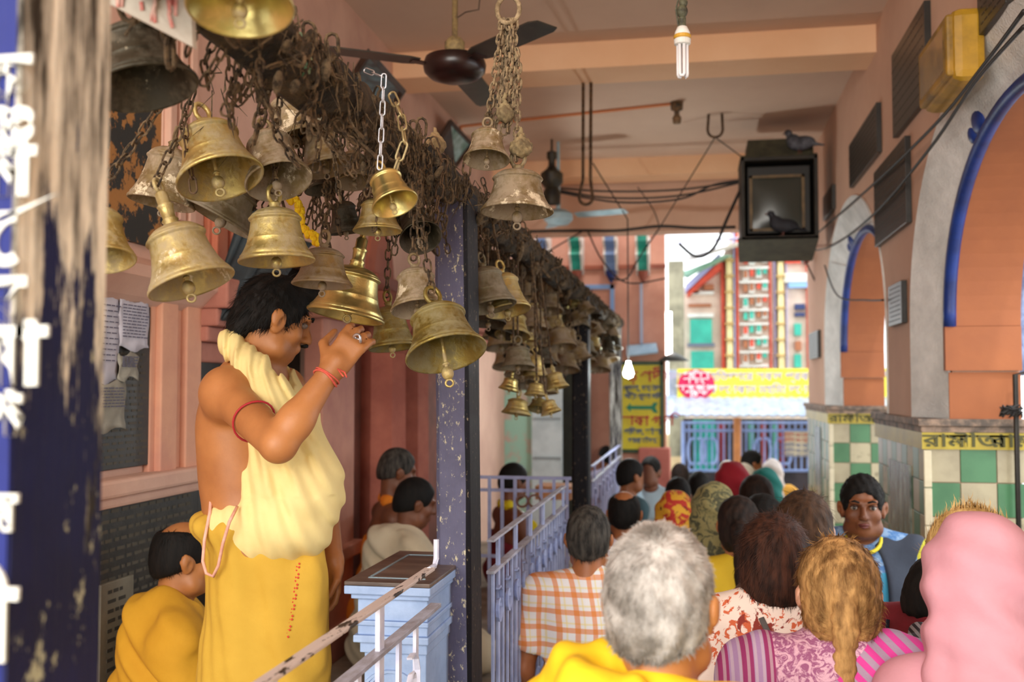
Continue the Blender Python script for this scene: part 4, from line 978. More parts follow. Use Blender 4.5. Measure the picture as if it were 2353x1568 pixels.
# television in its cabinet
Yt = 8.4; tl = P(1702, 362, Yt); br = P(1882, 548, Yt)
e = empty('television_cabinet', ((tl.x + br.x) / 2, Yt + .25, br.z), 'old black television cabinet hung high by the right wall', 'television')
x0_, x1_ = tl.x, br.x; z1, z0 = tl.z, br.z; D = .5; t_ = .03
cab = M('cabinet_black', '1d1a14', '2f2a20', ns=10, rough=.6)
g = G(); g.b2((x0_, Yt, z0), (x0_ + t_, Yt + D, z1)); g.b2((x1_ - t_, Yt, z0), (x1_, Yt + D, z1)); g.b2((x0_, Yt, z1 - t_), (x1_, Yt + D, z1)); g.b2((x0_, Yt, z0), (x1_, Yt + D, z0 + t_)); g.b2((x0_, Yt + D - .02, z0), (x1_, Yt + D, z1)); g.build('casing', cab, e, bevel=.004)
G().slab([(x0_ - .03, Yt - .0, z0), (x1_ + .0, Yt, z0), (x1_ + .0, Yt + D, z0 - .12), (x0_ - .0, Yt + D, z0 - .12)], (0, 0, .02)).build('sloping_tray', M('tray_olive', '3c3a2c', '2c2a20', ns=8, rough=.6), e)
G().b2((x0_, Yt + .03, z1), (x1_, Yt + D + .05, z1 + .02)).build('top_board', M('top_olive', '4a4530', '34301f', ns=10, rough=.8), e)
tv = G(); tv.b2((x0_ + .05, Yt + .08, z0 + .06), (x1_ - .05, Yt + .44, z1 - .06)); tvb = tv.build('television', M('tv_dark', '171510', rough=.5), e, bevel=.01)
g = G(); fx0, fx1, fz0, fz1 = x0_ + .07, x1_ - .1, z0 + .08, z1 - .14
for lo_, hi_ in (((fx0, fz0), (fx1, fz0 + .022)), ((fx0, fz1 - .022), (fx1, fz1)), ((fx0, fz0), (fx0 + .022, fz1)), ((fx1 - .022, fz0), (fx1, fz1))): g.b2((lo_[0], Yt + .06, lo_[1]), (hi_[0], Yt + .082, hi_[1]))
g.build('bezel', M('bezel_ochre', '7c6238', '5c4828', ns=10, rough=.5), tvb)
g = G(); nx = 10
vs = [(fx0 + .02 + (fx1 - fx0 - .04) * i / nx, Yt + .078 - .03 * (1 - ((i / nx - .5) * 2) ** 2) * (1 - ((j / nx - .5) * 2) ** 2) ** .5, fz0 + .02 + (fz1 - fz0 - .04) * j / nx) for j in range(nx + 1) for i in range(nx + 1)]
g.addvf(vs, [(j * (nx + 1) + i, j * (nx + 1) + i + 1, (j + 1) * (nx + 1) + i + 1, (j + 1) * (nx + 1) + i) for j in range(nx) for i in range(nx)]); g.build('screen', M('screen_grey', '3f423c', rough=.25, bump=0), tvb, smooth=True)
G().b2((x0_ + .06, Yt + .12, z1 + .02), (x1_ - .02, Yt + D, z1 + .17)).build('top_box', M('top_olive', '4a4530'), e, bevel=.01)
# pigeons on the cabinet
def pigeon(name_c, c, rz, label, s=1.0, dark=False):
    body = SDF((-.12, -.2, -.02), (.12, .2, .24), .006)
    body.ell((0, 0, .09), (.06, .115, .058)).ell((0, .07, .12), (.045, .055, .055)).cone((0, .09, .14), (0, .11, .185), .03, .022).ell((0, .115, .195), (.024, .03, .024)).cone((0, -.09, .075), (0, -.18, .05), .035, .014, sq=((0, 0, 1), .5))
    e = empty('pigeon', c, label, 'bird', rz=rz); e.scale = (s, s, s)
    sdfobj('body', body, M('pigeon_dark' if dark else 'pigeon_grey', '22222a' if dark else '6a6e78', '2e3038' if dark else '3a3c44', ns=14, rough=.7), e)
    g = G()
    for sx in (-1, 1): g.tube([(sx * .02, .01, .05), (sx * .022, .015, .0)], .004, 5); g.tube([(sx * .022, .015, .003), (sx * .025, .045, .003)], .003, 4)
    g.tube([(0, .14, .193), (0, .165, .186)], [.007, .002], 5)
    o = bpy.data.meshes.new('legs'); o.from_pydata(g.v, [], g.f); o.materials.append(M('pigeon_leg', '7a4a40', rough=.6)); q = bpy.data.objects.new('legs', o); COL.objects.link(q); q.parent = e
    return e
pigeon('p', Vector((x1_ - .12, Yt + .06, z1 + .02)), R(60), 'grey pigeon sitting on top of the television cabinet')
pigeon('p', Vector((x0_ + .34, Yt + .045, z0 + .03)), R(100), 'dark pigeon sitting in front of the television screen', .95, True)
g = G()
for p in ((x0_ + .02, Yt + .02, z1), (x0_ - .04, Yt - .3, 0)):
    pass
g.tube([hook, (x0_ + .03, Yt + .05, z1)], .005, 5); tag(g.build('string', wirem), 'dark string from the ceiling hook to the television cabinet', 'string')
g = G(); g.tube([hook, P(1515, 525, 8.6)], .005, 5); tag(g.build('string', wirem), 'long dark string slanting down left from the ceiling hook to the cable knot', 'string')
def wire(pts, r, label, cat='cable', name='cable', mat=None):
    P_ = [Vector(p) for p in pts]; out = []
    for i in range(len(P_) - 1):
        p0 = P_[max(i - 1, 0)]; p1 = P_[i]; p2 = P_[i + 1]; p3 = P_[min(i + 2, len(P_) - 1)]
        for t in np.linspace(0, 1, 7)[:-1]:
            out.append(.5 * ((2 * p1) + (p2 - p0) * t + (2 * p0 - 5 * p1 + 4 * p2 - p3) * t * t + (3 * p1 - p0 - 3 * p2 + p3) * t ** 3))
    out.append(P_[-1]); return tag(G().tube(out, r, 6).build(name, mat or wirem, smooth=True), label, cat)
Q = lambda l, Y: [P(x, y, Y) for x, y in l]
wire(Q([(1280, 432), (1400, 440), (1560, 436), (1715, 415)], 9.2), .010, 'topmost black cable running from the hanging fitting to the television')
wire(Q([(1282, 437), (1400, 455), (1560, 450), (1715, 416)], 9.15), .010, 'middle black cable sagging between the hanging fitting and the television')
wire(Q([(1284, 442), (1420, 465), (1560, 458), (1640, 425), (1715, 413)], 9.1), .010, 'lowest black cable sagging between the hanging fitting and the television')
wire(Q([(1212, 532), (1340, 530), (1420, 530), (1515, 520), (1600, 524), (1690, 522)], 10.0), .016, 'thick black cable along the lower edge of the lintel')
wire(Q([(1704, 430), (1672, 500), (1640, 570), (1600, 590), (1560, 560)], 8.6), .013, 'black cable looping down under the television into the bright street')
wire(Q([(1515, 525), (1470, 590), (1440, 640), (1400, 640)], 9.9), .008, 'thin cable falling from the knot across the end wall brackets')
wire(Q([(1345, 528), (1290, 560), (1225, 600)], 9.9), .008, 'thin cable slanting down left past the first blue bracket')
wire(Q([(1350, 530), (1385, 600), (1440, 650), (1530, 640)], 9.9), .008, 'thin cable drooping from the lintel to the corner of the pink end wall')
wire([PX(2353, 25, .95), PX(2260, 150, 1.0), PX(2150, 285, 1.03), PX(2000, 430, 1.04), PX(1880, 535, 1.04)], .007, 'upper dark cable crossing the big arch and the plaques on the right wall')
wire([PX(2353, 60, .97), PX(2240, 190, 1.0), PX(2130, 350, 1.03), PX(2000, 500, 1.04), PX(1900, 570, 1.04), PX(1830, 575, 1.0)], .007, 'lower dark cable crossing the big arch towards the second arch')
wire([PX(1895, 610, 1.04), PX(1925, 680, 1.04), PX(1990, 690, 1.12), PX(2030, 690, 1.04)], .006, 'thin wire sagging across the mouth of the second arch')
wire(Q([(1840, 575), (1870, 640), (1898, 690)], 9.8), .008, 'thin grey wire hanging at the corner of the passage mouth')
wire(Q([(1465, 430), (1500, 480), (1515, 520)], 9.6), .005, 'thin thread from the ceiling nail to the cable knot')
# black pipe on the right wall and its cable bundle
a = P(2338, 960, 5.1); g = G(); g.tube([(a.x, 5.12, 0), (a.x, 5.12, a.z - .0 + .2), (a.x + .1, 5.12, a.z + .22)], .012, 8)
tag(g.build('pipe', blackm, smooth=True), 'thin black pipe running down the tiled pier at the right edge', 'pipe')
g = G(); c = P(2322, 945, 5.08)
for i in range(14): g.tube([c + Vector((rng.uniform(-.05, .05), rng.uniform(-.03, 0), rng.uniform(-.03, .03))) for _ in range(5)], .005, 4)
tag(g.build('cable_bundle', wirem), 'tangled black cable bundle on the tile ledge at the right edge', 'cable', kind='stuff')
# blue ironwork seen through the big arch
e = empty('iron_gate', P(2335, 850, 5.6), 'pale blue wrought iron gate leaf inside the big arch at the right edge', 'gate')
ig = M('gate_blue', '7f93bc', '5c6e98', ns=20, rough=.5)
for dx in (0, 26):
    G().tube(Q([(2318 + dx, 860), (2320 + dx, 780), (2322 + dx, 700), (2345 + dx, 520), (2353 + dx, 440)], 5.45), .017, 8).build('bar', ig, e, smooth=True)
    c = P(2322 + dx, 832, 5.45); G().lathe([(0, -.07), (.035, -.06), (.04, .03), (.02, .08)], Matrix.Translation(c), 10).build('finial', ig, e, smooth=True)
c = P(2345, 750, 5.45); G().ell(c, (.06, .02, .06)).build('boss', ig, e, smooth=True)
# stone plaques on the right wall
plm = M('black_plaque', '22211f', '2f2d29', ns=6, rough=.35); plg = M('green_edge', '2e4438', rough=.5)
for tl, br, lb in (((2048, 128), (2127, 222), 'large black stone plaque on the right wall behind the yellow meter box'), ((1950, 335), (2015, 350), 'black stone plaque high between the two arches, smaller than its neighbours'), ((2007, 398), (2082, 512), 'tall dark plaque between the arches with a cable across it'),
                   ((2040, 660), (2072, 742), 'small dark plaque low on the pier between the arches'), ((1858, 768), (1879, 822), 'small grey green plaque beside the far arch'), ((1890, 455), (1912, 480), 'dark green plaque on the wall behind the television cabinet'), ((2243, -80), (2310, 5), 'black plaque cut off by the top edge of the photo')):
    X = XR - .03; a = PX(*tl, X); b = PX(*br, X)
    if a.z < b.z: a, b = Vector((a.x, a.y, b.z)), Vector((b.x, b.y, a.z))
    e = empty('wall_plaque', (XR, (a.y + b.y) / 2, b.z), lb, 'plaque', 'plaques on the right wall')
    G().b2((X, b.y, b.z), (XR + .0, a.y, a.z)).build('slab', plm, e, bevel=.003)
    g = G(); n = 8; rr = random.Random(int(tl[0]))
    for r_ in range(n):
        z = a.z + (b.z - a.z) * (r_ + 1) / (n + 1); y = b.y + .04
        while y < a.y - .06: w = rr.uniform(.02, .06); g.b2((X - .001, y, z - .003), (X, y + w, z + .003)); y += w + .015
    g.build('carved_lettering', M('faint_carving', '2b2926', rough=.6, bump=0), e)
# yellow meter box
X0 = XR - .125; a = PX(2116, 60, X0); b = PX(2187, 20, X0); zb = PX(2187, 185, X0).z; zt = PX(2187, 14, X0).z
e = empty('meter_box', (XR, (a.y + b.y) / 2, zb), 'yellow painted metal box with brown glass door on the right wall', 'meter box')
mby = M('box_yellow', 'b88c24', '8f6c1c', ns=5, rough=.45, bs=20)
G().b2((X0, b.y, zb), (XR, a.y, zt)).build('case', mby, e, bevel=.035)
fr = G().b2((X0 - .018, b.y + .02, zb + .02), (X0 + .02, a.y - .02, zt - .02)).build('door', M('door_yellow', 'a87e24', '705622', ns=6, rough=.45), e, bevel=.012)
G().b2((X0 - .021, b.y + .06, zb + .05), (X0 - .01, a.y - .06, zt - .05)).build('glass', M('brown_glass', '8a6a34', '5a4626', ns=7, rough=.15, bump=0), fr, bevel=.004)
# street light bulb, lit
c = P(1444, 850, 8.8); e = empty('lit_bulb', c, 'glowing white bulb hanging in front of the yellow sign', 'bulb')
G().lathe([(0, -.075), (.035, -.06), (.045, -.03), (.03, .02), (.018, .05), (.018, .07)], Matrix.Translation(c), 16).build('glass', emit('bulb_light', (.9, 1, 1), 40), e, smooth=True)
G().tube([c + Vector((0, 0, .07)), Vector((c.x, c.y, 3.4)), (c.x - .3, c.y, 3.9)], .006, 6).build('cord', wirem, e)
l = bpy.data.lights.new('bulb_lamp', 'POINT'); l.energy = 25; l.color = (.9, 1, 1); l.shadow_soft_size = .05; lo = bpy.data.objects.new('bulb_lamp', l); COL.objects.link(lo); lo.location = c + Vector((0, -.1, -.02))
# ------------------------------------------------------------------ far left: doors, panels, shop fronts behind the bells
YB = 10.6
tag(frect('door_panel', (1222, 760), (1292, 1345), YB - .3, .05, M('door_white', 'c8d2d4', 'b4bfc2', ns=5, rough=.5)), 'pale grey white panelled door beyond the far bells', 'door')
bd = [o for o in COL.objects if o.name.startswith('door_panel')][0]
for py in (800, 880, 960, 1050): frect('rail', (1226, py), (1288, py + 5), YB - .33, .03, M('door_line', '8d989c', rough=.5), bd)
tag(frect('floral_panel', (1150, 700), (1222, 1200), YB - .2, .05, M('mint_floral', '9fc8b4', 'c4a898', ns=7, lo=.5, hi=.62, rough=.5)), 'mint green wall panel speckled with pinkish flowers left of the pale door', 'panel')
struct('trim_50', G().b2((P(1128, 0, YB).x, YB - .35, .58), (P(1152, 0, YB).x, YB, 3.0)), M('pillar_bluewhite', 'c8d8e8', 'b4c6dc', rough=.5))
struct('trim_51', G().b2((P(1095, 0, YB).x, YB - .1, .58), (P(1130, 0, YB).x, YB, 2.6)), pinkface)
struct('trim_52', G().b2((P(1105, 0, YB).x, YB - .25, P(0, 805, YB).z), (P(1160, 0, YB).x, YB - .1, P(0, 788, YB).z)), M('blue_band2', '84a9dc', rough=.6))
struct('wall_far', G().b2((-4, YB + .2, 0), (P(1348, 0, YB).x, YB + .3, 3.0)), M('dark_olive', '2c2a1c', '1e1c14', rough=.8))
o = frect('wall_phone', (1104, 895), (1128, 975), YB - .5, .06, M('phone_cream', 'c8ccb0', rough=.5), bevel=.01); tag(o, 'cream hanging box with a dark cord right of the violet post', 'box')
g = G(); g.tube(Q([(1105, 905), (1108, 925), (1118, 930), (1126, 920)], YB - .56), .008, 5); g.tube(Q([(1105, 935), (1110, 955), (1120, 957), (1128, 940)], YB - .56), .008, 5); g.build('cord', wirem, o)
tag(frect('shop_counter', (1230, 1118), (1312, 1150), 7.2, .3, M('counter_orange', 'c88a5a', 'b0764a', rough=.6)), 'orange brown wooden counter behind the cross railing', 'counter')
e = tag(frect('shop_shelf', (1346, 860), (1402, 1285), 12.0, .3, M('shelf_dark', '1e2226', '2a2e30', rough=.6)), 'dark shop shelf with pale bottles seen between two far posts', 'shelf')
for k_, (px, py) in enumerate(((1368, 925), (1380, 925), (1391, 925), (1368, 1015), (1382, 1015), (1392, 1015))): frect('bottle', (px, py), (px + 8, py + 70), 11.93, .05, M('bottle_cream', 'b8b89c', '9aa48c', rough=.4), e)
frect('shelf_edge', (1352, 995), (1400, 1003), 11.9, .1, white, e); frect('shelf_edge', (1352, 880), (1400, 888), 11.9, .1, white, e)
# yellow sign
Ys = 11.25; tl = P(1434, 833, Ys); br = P(1522, 1040, Ys)
e = empty('yellow_sign', (tl.x, Ys, br.z), 'tall yellow sign with red and blue writing and a green arrow on the end wall', 'sign')
G().b2((tl.x - .1, Ys, br.z), (br.x, Ys + .05, tl.z)).build('board', yellowp, e)
g = G()
for lo_, hi_ in (((tl.x - .12, tl.z - .03), (br.x + .02, tl.z + .01)), ((tl.x - .12, br.z - .01), (br.x + .02, br.z + .03)), ((br.x - .02, br.z), (br.x + .02, tl.z))): g.b2((lo_[0], Ys - .02, lo_[1]), (hi_[0], Ys, hi_[1]))
g.build('frame', dkgreen, e)
redl = M('red_letter', 'c03a3a', rough=.6, bump=0); blul = M('blue_letter', '3a5a94', rough=.6, bump=0); grl = M('green_arrow', '2a8a6a', rough=.6, bump=0)
for s_, px, py, sz, mt in (('ড় গদী', 1484, 866, .17, redl), ('পূজা, তোলা', 1478, 893, .085, blul), ('দিয়া পূজা নিন', 1478, 911, .07, blul), ('বাবাকা গদি', 1475, 968, .15, redl), ('পিতল, কাঁসা', 1476, 993, .08, blul), ('তামা হইতে', 1476, 1013, .07, blul)):
    c = P(px, py, Ys - .01); text(s_, sz, Matrix.Translation((c.x, Ys - .004, c.z)) @ FRONT, mt, e, bold=.003)
c = P(1475, 937, Ys); w = 36 * Ys / FPX
G().prism([(c.x - w, c.z), (c.x - w * .7, c.z + .05), (c.x - w * .7, c.z + .02), (c.x + w * .6, c.z + .02), (c.x + w * .75, c.z + .055), (c.x + w, c.z + .055), (c.x + w * .85, c.z), (c.x + w, c.z - .055), (c.x + w * .75, c.z - .055), (c.x + w * .6, c.z - .02), (c.x - w * .7, c.z - .02), (c.x - w * .7, c.z - .05)], 'y', Ys - .006, Ys).build('arrow', grl, e)
q = [P(1440, 798, 11.28), P(1508, 792, 11.28), P(1512, 812, 10.9), P(1440, 820, 10.9)]
tag(G().slab(q, (0, 0, .02)).build('sign_awning', M('awning_sky', 'a8c8dc', '90b4cc', rough=.5)), 'small sky blue awning board just above the yellow sign', 'awning')
# ------------------------------------------------------------------ the street beyond
tinm = M('tin_roof', 'b8c4d8', '98a8c4', ns=8, rough=.4, metal=.2)
Yb = 15.0
tl = P(1556, 848, Yb); br = P(1960, 918, Yb)
e = empty('banner', (tl.x, Yb, br.z), 'long yellow shop banner with white writing and a crimson oval over the tin awning', 'banner')
G().b2((tl.x, Yb, br.z), (br.x + .8, Yb + .04, tl.z)).build('board', M('banner_yellow', 'ece24a', 'e2d63a', ns=5, rough=.6), e)
c = P(1600, 884, Yb); crm = M('crimson', 'c81450', rough=.6, bump=0)
G().lathe([(0, 0), (.26, 0), (.26, .012), (0, .012)], Matrix.Translation((c.x, Yb - .014, c.z)) @ Matrix.Rotation(R(-90), 4, 'X') @ Matrix.Diagonal((1, .84, 1, 1)), 32).build('oval', crm, e)
wl_ = M('white_letter', 'f4f0f0', rough=.6, bump=0); gl_ = M('grey_letter', 'b4aac0', rough=.6, bump=0)
for s_, dy in (('পরিবারে', 22), ('বিবাহের', 8), ('কার্ড তোলা', -8), ('বিতরণ', -22)): text(s_, .11, Matrix.Translation((c.x, Yb - .016, c.z + dy * Yb / FPX)) @ FRONT, wl_, e, bold=.003)
c = P(1765, 866, Yb); text('এখানে পুরোহিতগণের সকল প্রকার পূজার জিনিস', .16, Matrix.Translation((c.x, Yb - .004, c.z)) @ FRONT, gl_, e, bold=.003)
c = P(1775, 896, Yb); text('একদর দোকান মহিমা দোকান একদর', .16, Matrix.Translation((c.x, Yb - .004, c.z)) @ FRONT, gl_, e, bold=.003)
a = P(1535, 915, Yb); b = P(1960, 962, Yb - 1.0); g = G()
n = 60; xs = np.linspace(a.x - .1, b.x + 1.2, n)
vs = []
for i, x in enumerate(xs):
    o = .02 * (i % 2); vs += [(x, Yb + .1, a.z + .03 + o), (x, Yb - .9, b.z + .02 + o), (x, Yb + .1, a.z + .015 + o), (x, Yb - .9, b.z + .005 + o)]
g.addvf(vs, [(4 * i, 4 * i + 1, 4 * i + 5, 4 * i + 4) for i in range(n - 1)] + [(4 * i + 2, 4 * i + 6, 4 * i + 7, 4 * i + 3) for i in range(n - 1)])
e = tag(g.build('tin_awning', tinm), 'corrugated tin awning under the yellow banner', 'awning')
tag(frect('awning_wall', (1536, 850), (1558, 962), Yb + .1, .05, tinm), 'grey blue tin sheet left of the yellow banner', 'sheet')
# grilles and shop front below the awning
gm = M('grille_blue', '9db4e4', '88a0d4', ns=6, rough=.5)
Yg = 15.2
e = empty('market_stall', P(1700, 1150, Yg + .3), 'dark shop front with green shutters and dark goods under the tin awning', 'shop')
frect('back', (1570, 962), (1960, 1300), Yg + 1.2, .1, M('shop_dark', '3a3236', '241e22', ns=3, rough=.8), e)
frect('shutter', (1592, 965), (1645, 1085), Yg + .4, .05, teal, e); frect('shutter', (1652, 975), (1668, 1060), Yg + .45, .05, M('shop_red', '9a3038', rough=.6), e)
for px in (1720, 1748, 1775, 1790): frect('goods', (px, 968), (px + 14, 1075), Yg + 1.0, .08, M('goods_%d' % px, ('8a3a3c', '6a4a6a', '4a8a7a', '7a2a30')[(px // 14) % 4], rough=.7), e)
for k_, (pl, pr, nb) in enumerate(((1570, 1690, 9), (1700, 1870, 12))):
    e = empty('window_grille', P(pl, 1085, Yg), ('light blue wrought grille with heart scrolls before the green shutters', 'light blue wrought grille right of the orange pole')[k_], 'grille', 'wrought grilles under the awning')
    for py in (972, 990, 1082): G().tube([P(pl, py, Yg), P(pr, py, Yg)], .02, 4).build('rail', gm, e)
    for i in range(nb + 1): x = pl + (pr - pl) * i / nb; G().tube([P(x, 968, Yg), P(x, 1085, Yg)], .011 if i % nb else .03, 4).build('bar', gm, e)
    for cx_ in ((1630, 1600) if k_ == 0 else (1752, 1800)):
        for s_ in (-1, 1):
            pts_ = [P(cx_ + s_ * (2 + 17 * math.sin(t)), 1010 + 55 * t / PI - 12 * math.sin(2 * t), Yg - .02) for t in np.linspace(0, PI, 14)]
            G().tube(pts_, .022, 5).build('scroll', gm, e)
tag(G().tube([P(1694, 960, Yg - .1), P(1694, 1200, Yg - .1)], .055, 10).build('pole', M('pole_orange', 'd08848', 'b8743c', rough=.5)), 'orange pole between the two blue grilles', 'pole')
tl = P(1803, 992, Yg - .05); br = P(1885, 1050, Yg - .05); e = empty('cream_notice', tl, 'cream notice board with faded red and blue lines on the grille', 'sign')
G().b2((tl.x, Yg - .05, br.z), (br.x, Yg - .02, tl.z)).build('board', M('notice_cream', 'dcd0b0', 'c8bc9c', rough=.6), e)
for k_ in range(5): text('নোটিশ বোর্ড এখানে', .075, Matrix.Translation(((tl.x + br.x) / 2, Yg - .054, tl.z - .05 - k_ * .075)) @ FRONT, redl if k_ < 2 else blul, e)
struct('trim_60', G().b2((P(1720, 0, Yg).x, Yg - .6, 0), (P(1990, 0, Yg).x + 1, Yg - .3, P(0, 1090, Yg).z)), M('navy_wall', '2a3468', '1e2650', ns=5, rough=.6))
struct('trim_61', G().b2((P(1540, 0, Yg).x, Yg - .2, 0), (P(1720, 0, Yg).x, Yg, P(0, 1090, Yg).z)), M('teal_wall', '4aa89a', '3c8c80', ns=5, rough=.6))
# colourful building
Yf = 18.0; k = Yf / FPX
def F(tl, br, d=0, t=.1): a = P(*tl, Yf); b = P(*br, Yf); return G().b2((a.x, Yf - d, b.z), (b.x, Yf - d + t, a.z))
e = empty('temple_tower_building', P(1700, 1180, Yf), 'bright white, red and turquoise patterned building across the street', 'building')
g = G(); p0 = [(1572, 1180), (1572, 662), (1660, 590), (1680, 540), (1690, 480), (2010, 480), (2010, 1180)]
g.prism([(P(x, y, Yf).x, P(x, y, Yf).z) for x, y in p0], 'y', Yf, Yf + 2); g.build('facade', M('facade_white', 'ead9c8', 'd8c4b4', ns=3, rough=.7), e)
redb = M('facade_red', 'e0553c', 'c8452f', rough=.6, bump=0); lav = M('facade_lavender', 'b4b0e0', rough=.6, bump=0); crm_ = M('facade_cream', 'efe0a8', 'e0cc90', rough=.6); tq = M('facade_turquoise', '3cc0a8', '30a894', ns=4, rough=.5); brn = M('facade_brown', 'a86a48', rough=.7, bump=0); ygr = M('facade_grey', 'c8b49c', rough=.7)
for (x0_, x1_, mt, dd, nm) in ((1656, 1666, redb, .1, 'red_band'), (1668, 1683, crm_, .22, 'column'), (1684, 1690, lav, .1, 'lavender_band'), (1690, 1698, redb, .1, 'red_band'), (1765, 1773, redb, .1, 'red_band'), (1776, 1783, lav, .1, 'lavender_band'), (1784, 1800, crm_, .22, 'column'), (1803, 1809, lav, .1, 'lavender_band'), (1850, 1858, redb, .1, 'red_band')): F((x0_, 500 if x0_ > 1680 else 590), (x1_, 850), dd, .2).build(nm, mt, e)
for x0_ in (1668, 1784):
    for py in range(600, 860, 36): F((x0_ - 3, py), (x0_ + 18, py + 4), .27, .25).build('column_ring', M('ring_tan', 'b8985c', rough=.6), e)
for r_, py in enumerate(range(560, 850, 32)):
    for c_, px in enumerate((1708, 1722, 1738, 1752)):
        F((px - 2, py + c_ * -3 - 2), (px + 11, py + 22 - c_ * 3), .12, .1).build('niche', white, e) if (r_ + c_) % 2 == 0 else None
        F((px, py + c_ * -3), (px + 9, py + 16 - c_ * 3), .14, .05).build('niche_panel', (tq, brn, redb, tq, brn)[(r_ * 2 + c_ * 3) % 5], e)
    F((1698, py + 24), (1765, py + 28), .16, .1).build('cornice', white, e)
for tl, br, mt, nm in (((1586, 735), (1636, 790), tq, 'shutter'), ((1588, 808), (1640, 850), tq, 'shutter'), ((1580, 722), (1640, 730), white, 'sill'), ((1580, 790), (1642, 797), M('sill_slate', '6a7488', rough=.6), 'sill'), ((1582, 700), (1634, 706), brn, 'sill'), ((1578, 672), (1640, 678), white, 'sill'), ((1586, 664), (1606, 676), brn, 'niche_panel'), ((1618, 655), (1640, 668), brn, 'niche_panel'), ((1810, 650), (1870, 662), M('facade_sky', '8ab4e4', rough=.6), 'band'), ((1802, 590), (1870, 605), redb, 'band'), ((1800, 630), (1870, 650), white, 'band'), ((1825, 700), (1848, 712), M('facade_navy', '2a3a6a', rough=.6), 'vent'), ((1825, 720), (1848, 728), M('facade_navy2', '2a3a6a', rough=.6), 'vent'), ((1824, 745), (1840, 772), tq, 'shutter'), ((1826, 785), (1840, 806), brn, 'niche_panel'), ((1824, 815), (1840, 845), tq, 'shutter')):
    F(tl, br, .12, .12).build(nm, mt, e)
g = G(); q = [P(1575, 655, Yf - .3), P(1655, 580, Yf - .3), P(1655, 596, Yf - .3), P(1575, 672, Yf - .3)]; g.slab(q, (0, .3, 0)); g.build('roof_edge', lav, e)
g = G(); q = [P(1580, 670, Yf - .25), P(1658, 598, Yf - .25), P(1658, 618, Yf - .25), P(1580, 682, Yf - .25)]; g.slab(q, (0, .3, 0)); g.build('roof_edge', redb, e)
# canopy sheets above, white house edge at the left of the gap
e = empty('street_awning', P(1600, 600, 16), 'striped cloth canopy hanging over the bright street below the lintel', 'awning')
for i, (c0_, mt) in enumerate((((1560, 560, 1690, 548), M('canopy_lav', 'c0bcd8', rough=.7)), ((1590, 600, 1690, 560), M('canopy_cream', 'e8e4d8', rough=.7)), ((1580, 640, 1660, 590), M('canopy_green', '7aa890', rough=.7)))):
    a = P(c0_[0], c0_[1], 16 + i * .4); b = P(c0_[2], c0_[3], 16 + i * .4); G().slab([a, b, b + Vector((.3, 1.6, .2)), a + Vector((-.2, 1.6, .25))], (0, 0, .02)).build('sheet', mt, e)
tag(frect('street_house', (1535, 600), (1574, 1050), 16.5, .5, M('grimy_grey', 'a8a48c', '7c7a68', ns=3, rough=.8)), 'narrow grimy grey house side left of the patterned building', 'building')
tag(frect('street_house', (1480, 1000), (1600, 1180), 19, .5, M('far_cream', 'd8c8a0', 'c0b08c', ns=3, rough=.8)), 'cream wall at the end of the lane behind the grille', 'building')
g = G(); c = P(1548, 830, 11.3); g.lathe([(0, .1), (.09, .06), (.17, 0)], Matrix.Translation(c), 16); tag(g.build('street_lamp_shade', M('shade_grey', '4a4c48', rough=.5), smooth=True), 'dark conical lamp shade on the end wall corner above the banner', 'lamp')
c = P(1537, 775, 11.45); g = G(); g.tube([c + Vector((0, 0, .28)), c - Vector((0, 0, .2))], .035, 8); tag(g.build('tube_light', emit('tube_glow', (1, 1, .97), 6)), 'upright glowing white tube light at the corner of the pink end wall', 'lamp')
c = P(1850, 590, 9.9); g = G(); g.ell(c, (.05, .05, .08)); g.ell(c + Vector((-.06, 0, .06)), (.04, .03, .04))
tag(g.build('hanging_decoration', M('deco_mint', 'cfe0dc', 'd05a50', ns=16, lo=.55, hi=.6, rough=.6), smooth=True), 'small white and mint ornament hanging under the television corner', 'ornament')
# ------------------------------------------------------------------ people
skin_b = M('skin_brown', 'a8683c', '8e5430', ns=7, lo=.35, hi=.7, rough=.5, bs=180, bump=.12, bd=.002, sss=.08)
skin_w = M('skin_warm', 'b87a46', '9c6236', ns=6, lo=.35, hi=.7, rough=.5, bs=180, bump=.12, bd=.002, sss=.08)
skin_d = M('skin_dark', '7a4a30', '633a26', ns=7, lo=.35, hi=.7, rough=.5, bs=150, bump=.12, bd=.002, sss=.06)
skin_l = M('skin_light', 'd8a488', 'c48e72', ns=7, lo=.35, hi=.7, rough=.5, bs=150, bump=.1, bd=.002, sss=.08)
def hairmat(name, a, b, rough=.72, st=(1, 1, .25), ns=45):
    m = M(name, a, b, ns=ns, lo=.38, hi=.62, rough=rough, bs=160, bump=.5, bd=.004, st=st); m.node_tree.nodes['Principled BSDF'].inputs['Specular IOR Level'].default_value = .25; return m
h_black = hairmat('hair_black', '16120f', '080706'); h_dkbr = hairmat('hair_dark_brown', '2c1c14', '120b08'); h_auburn = hairmat('hair_auburn', '4a2a1c', '22120c')
h_brown = hairmat('hair_brown', '4c3422', '2a1b10'); h_grey = hairmat('hair_grey', 'bab4ae', '6c665f', st=(1, 1, 1), ns=14); h_salt = hairmat('hair_salt', '4a4640', '1c1a18'); h_blond = hairmat('hair_blond', 'c89c62', '6a4a28', ns=30)
h_gold = hairmat('hair_light_blond', 'c8a468', '9c7a44', ns=30)
V3 = lambda x, y, z: Vector((x, y, z))
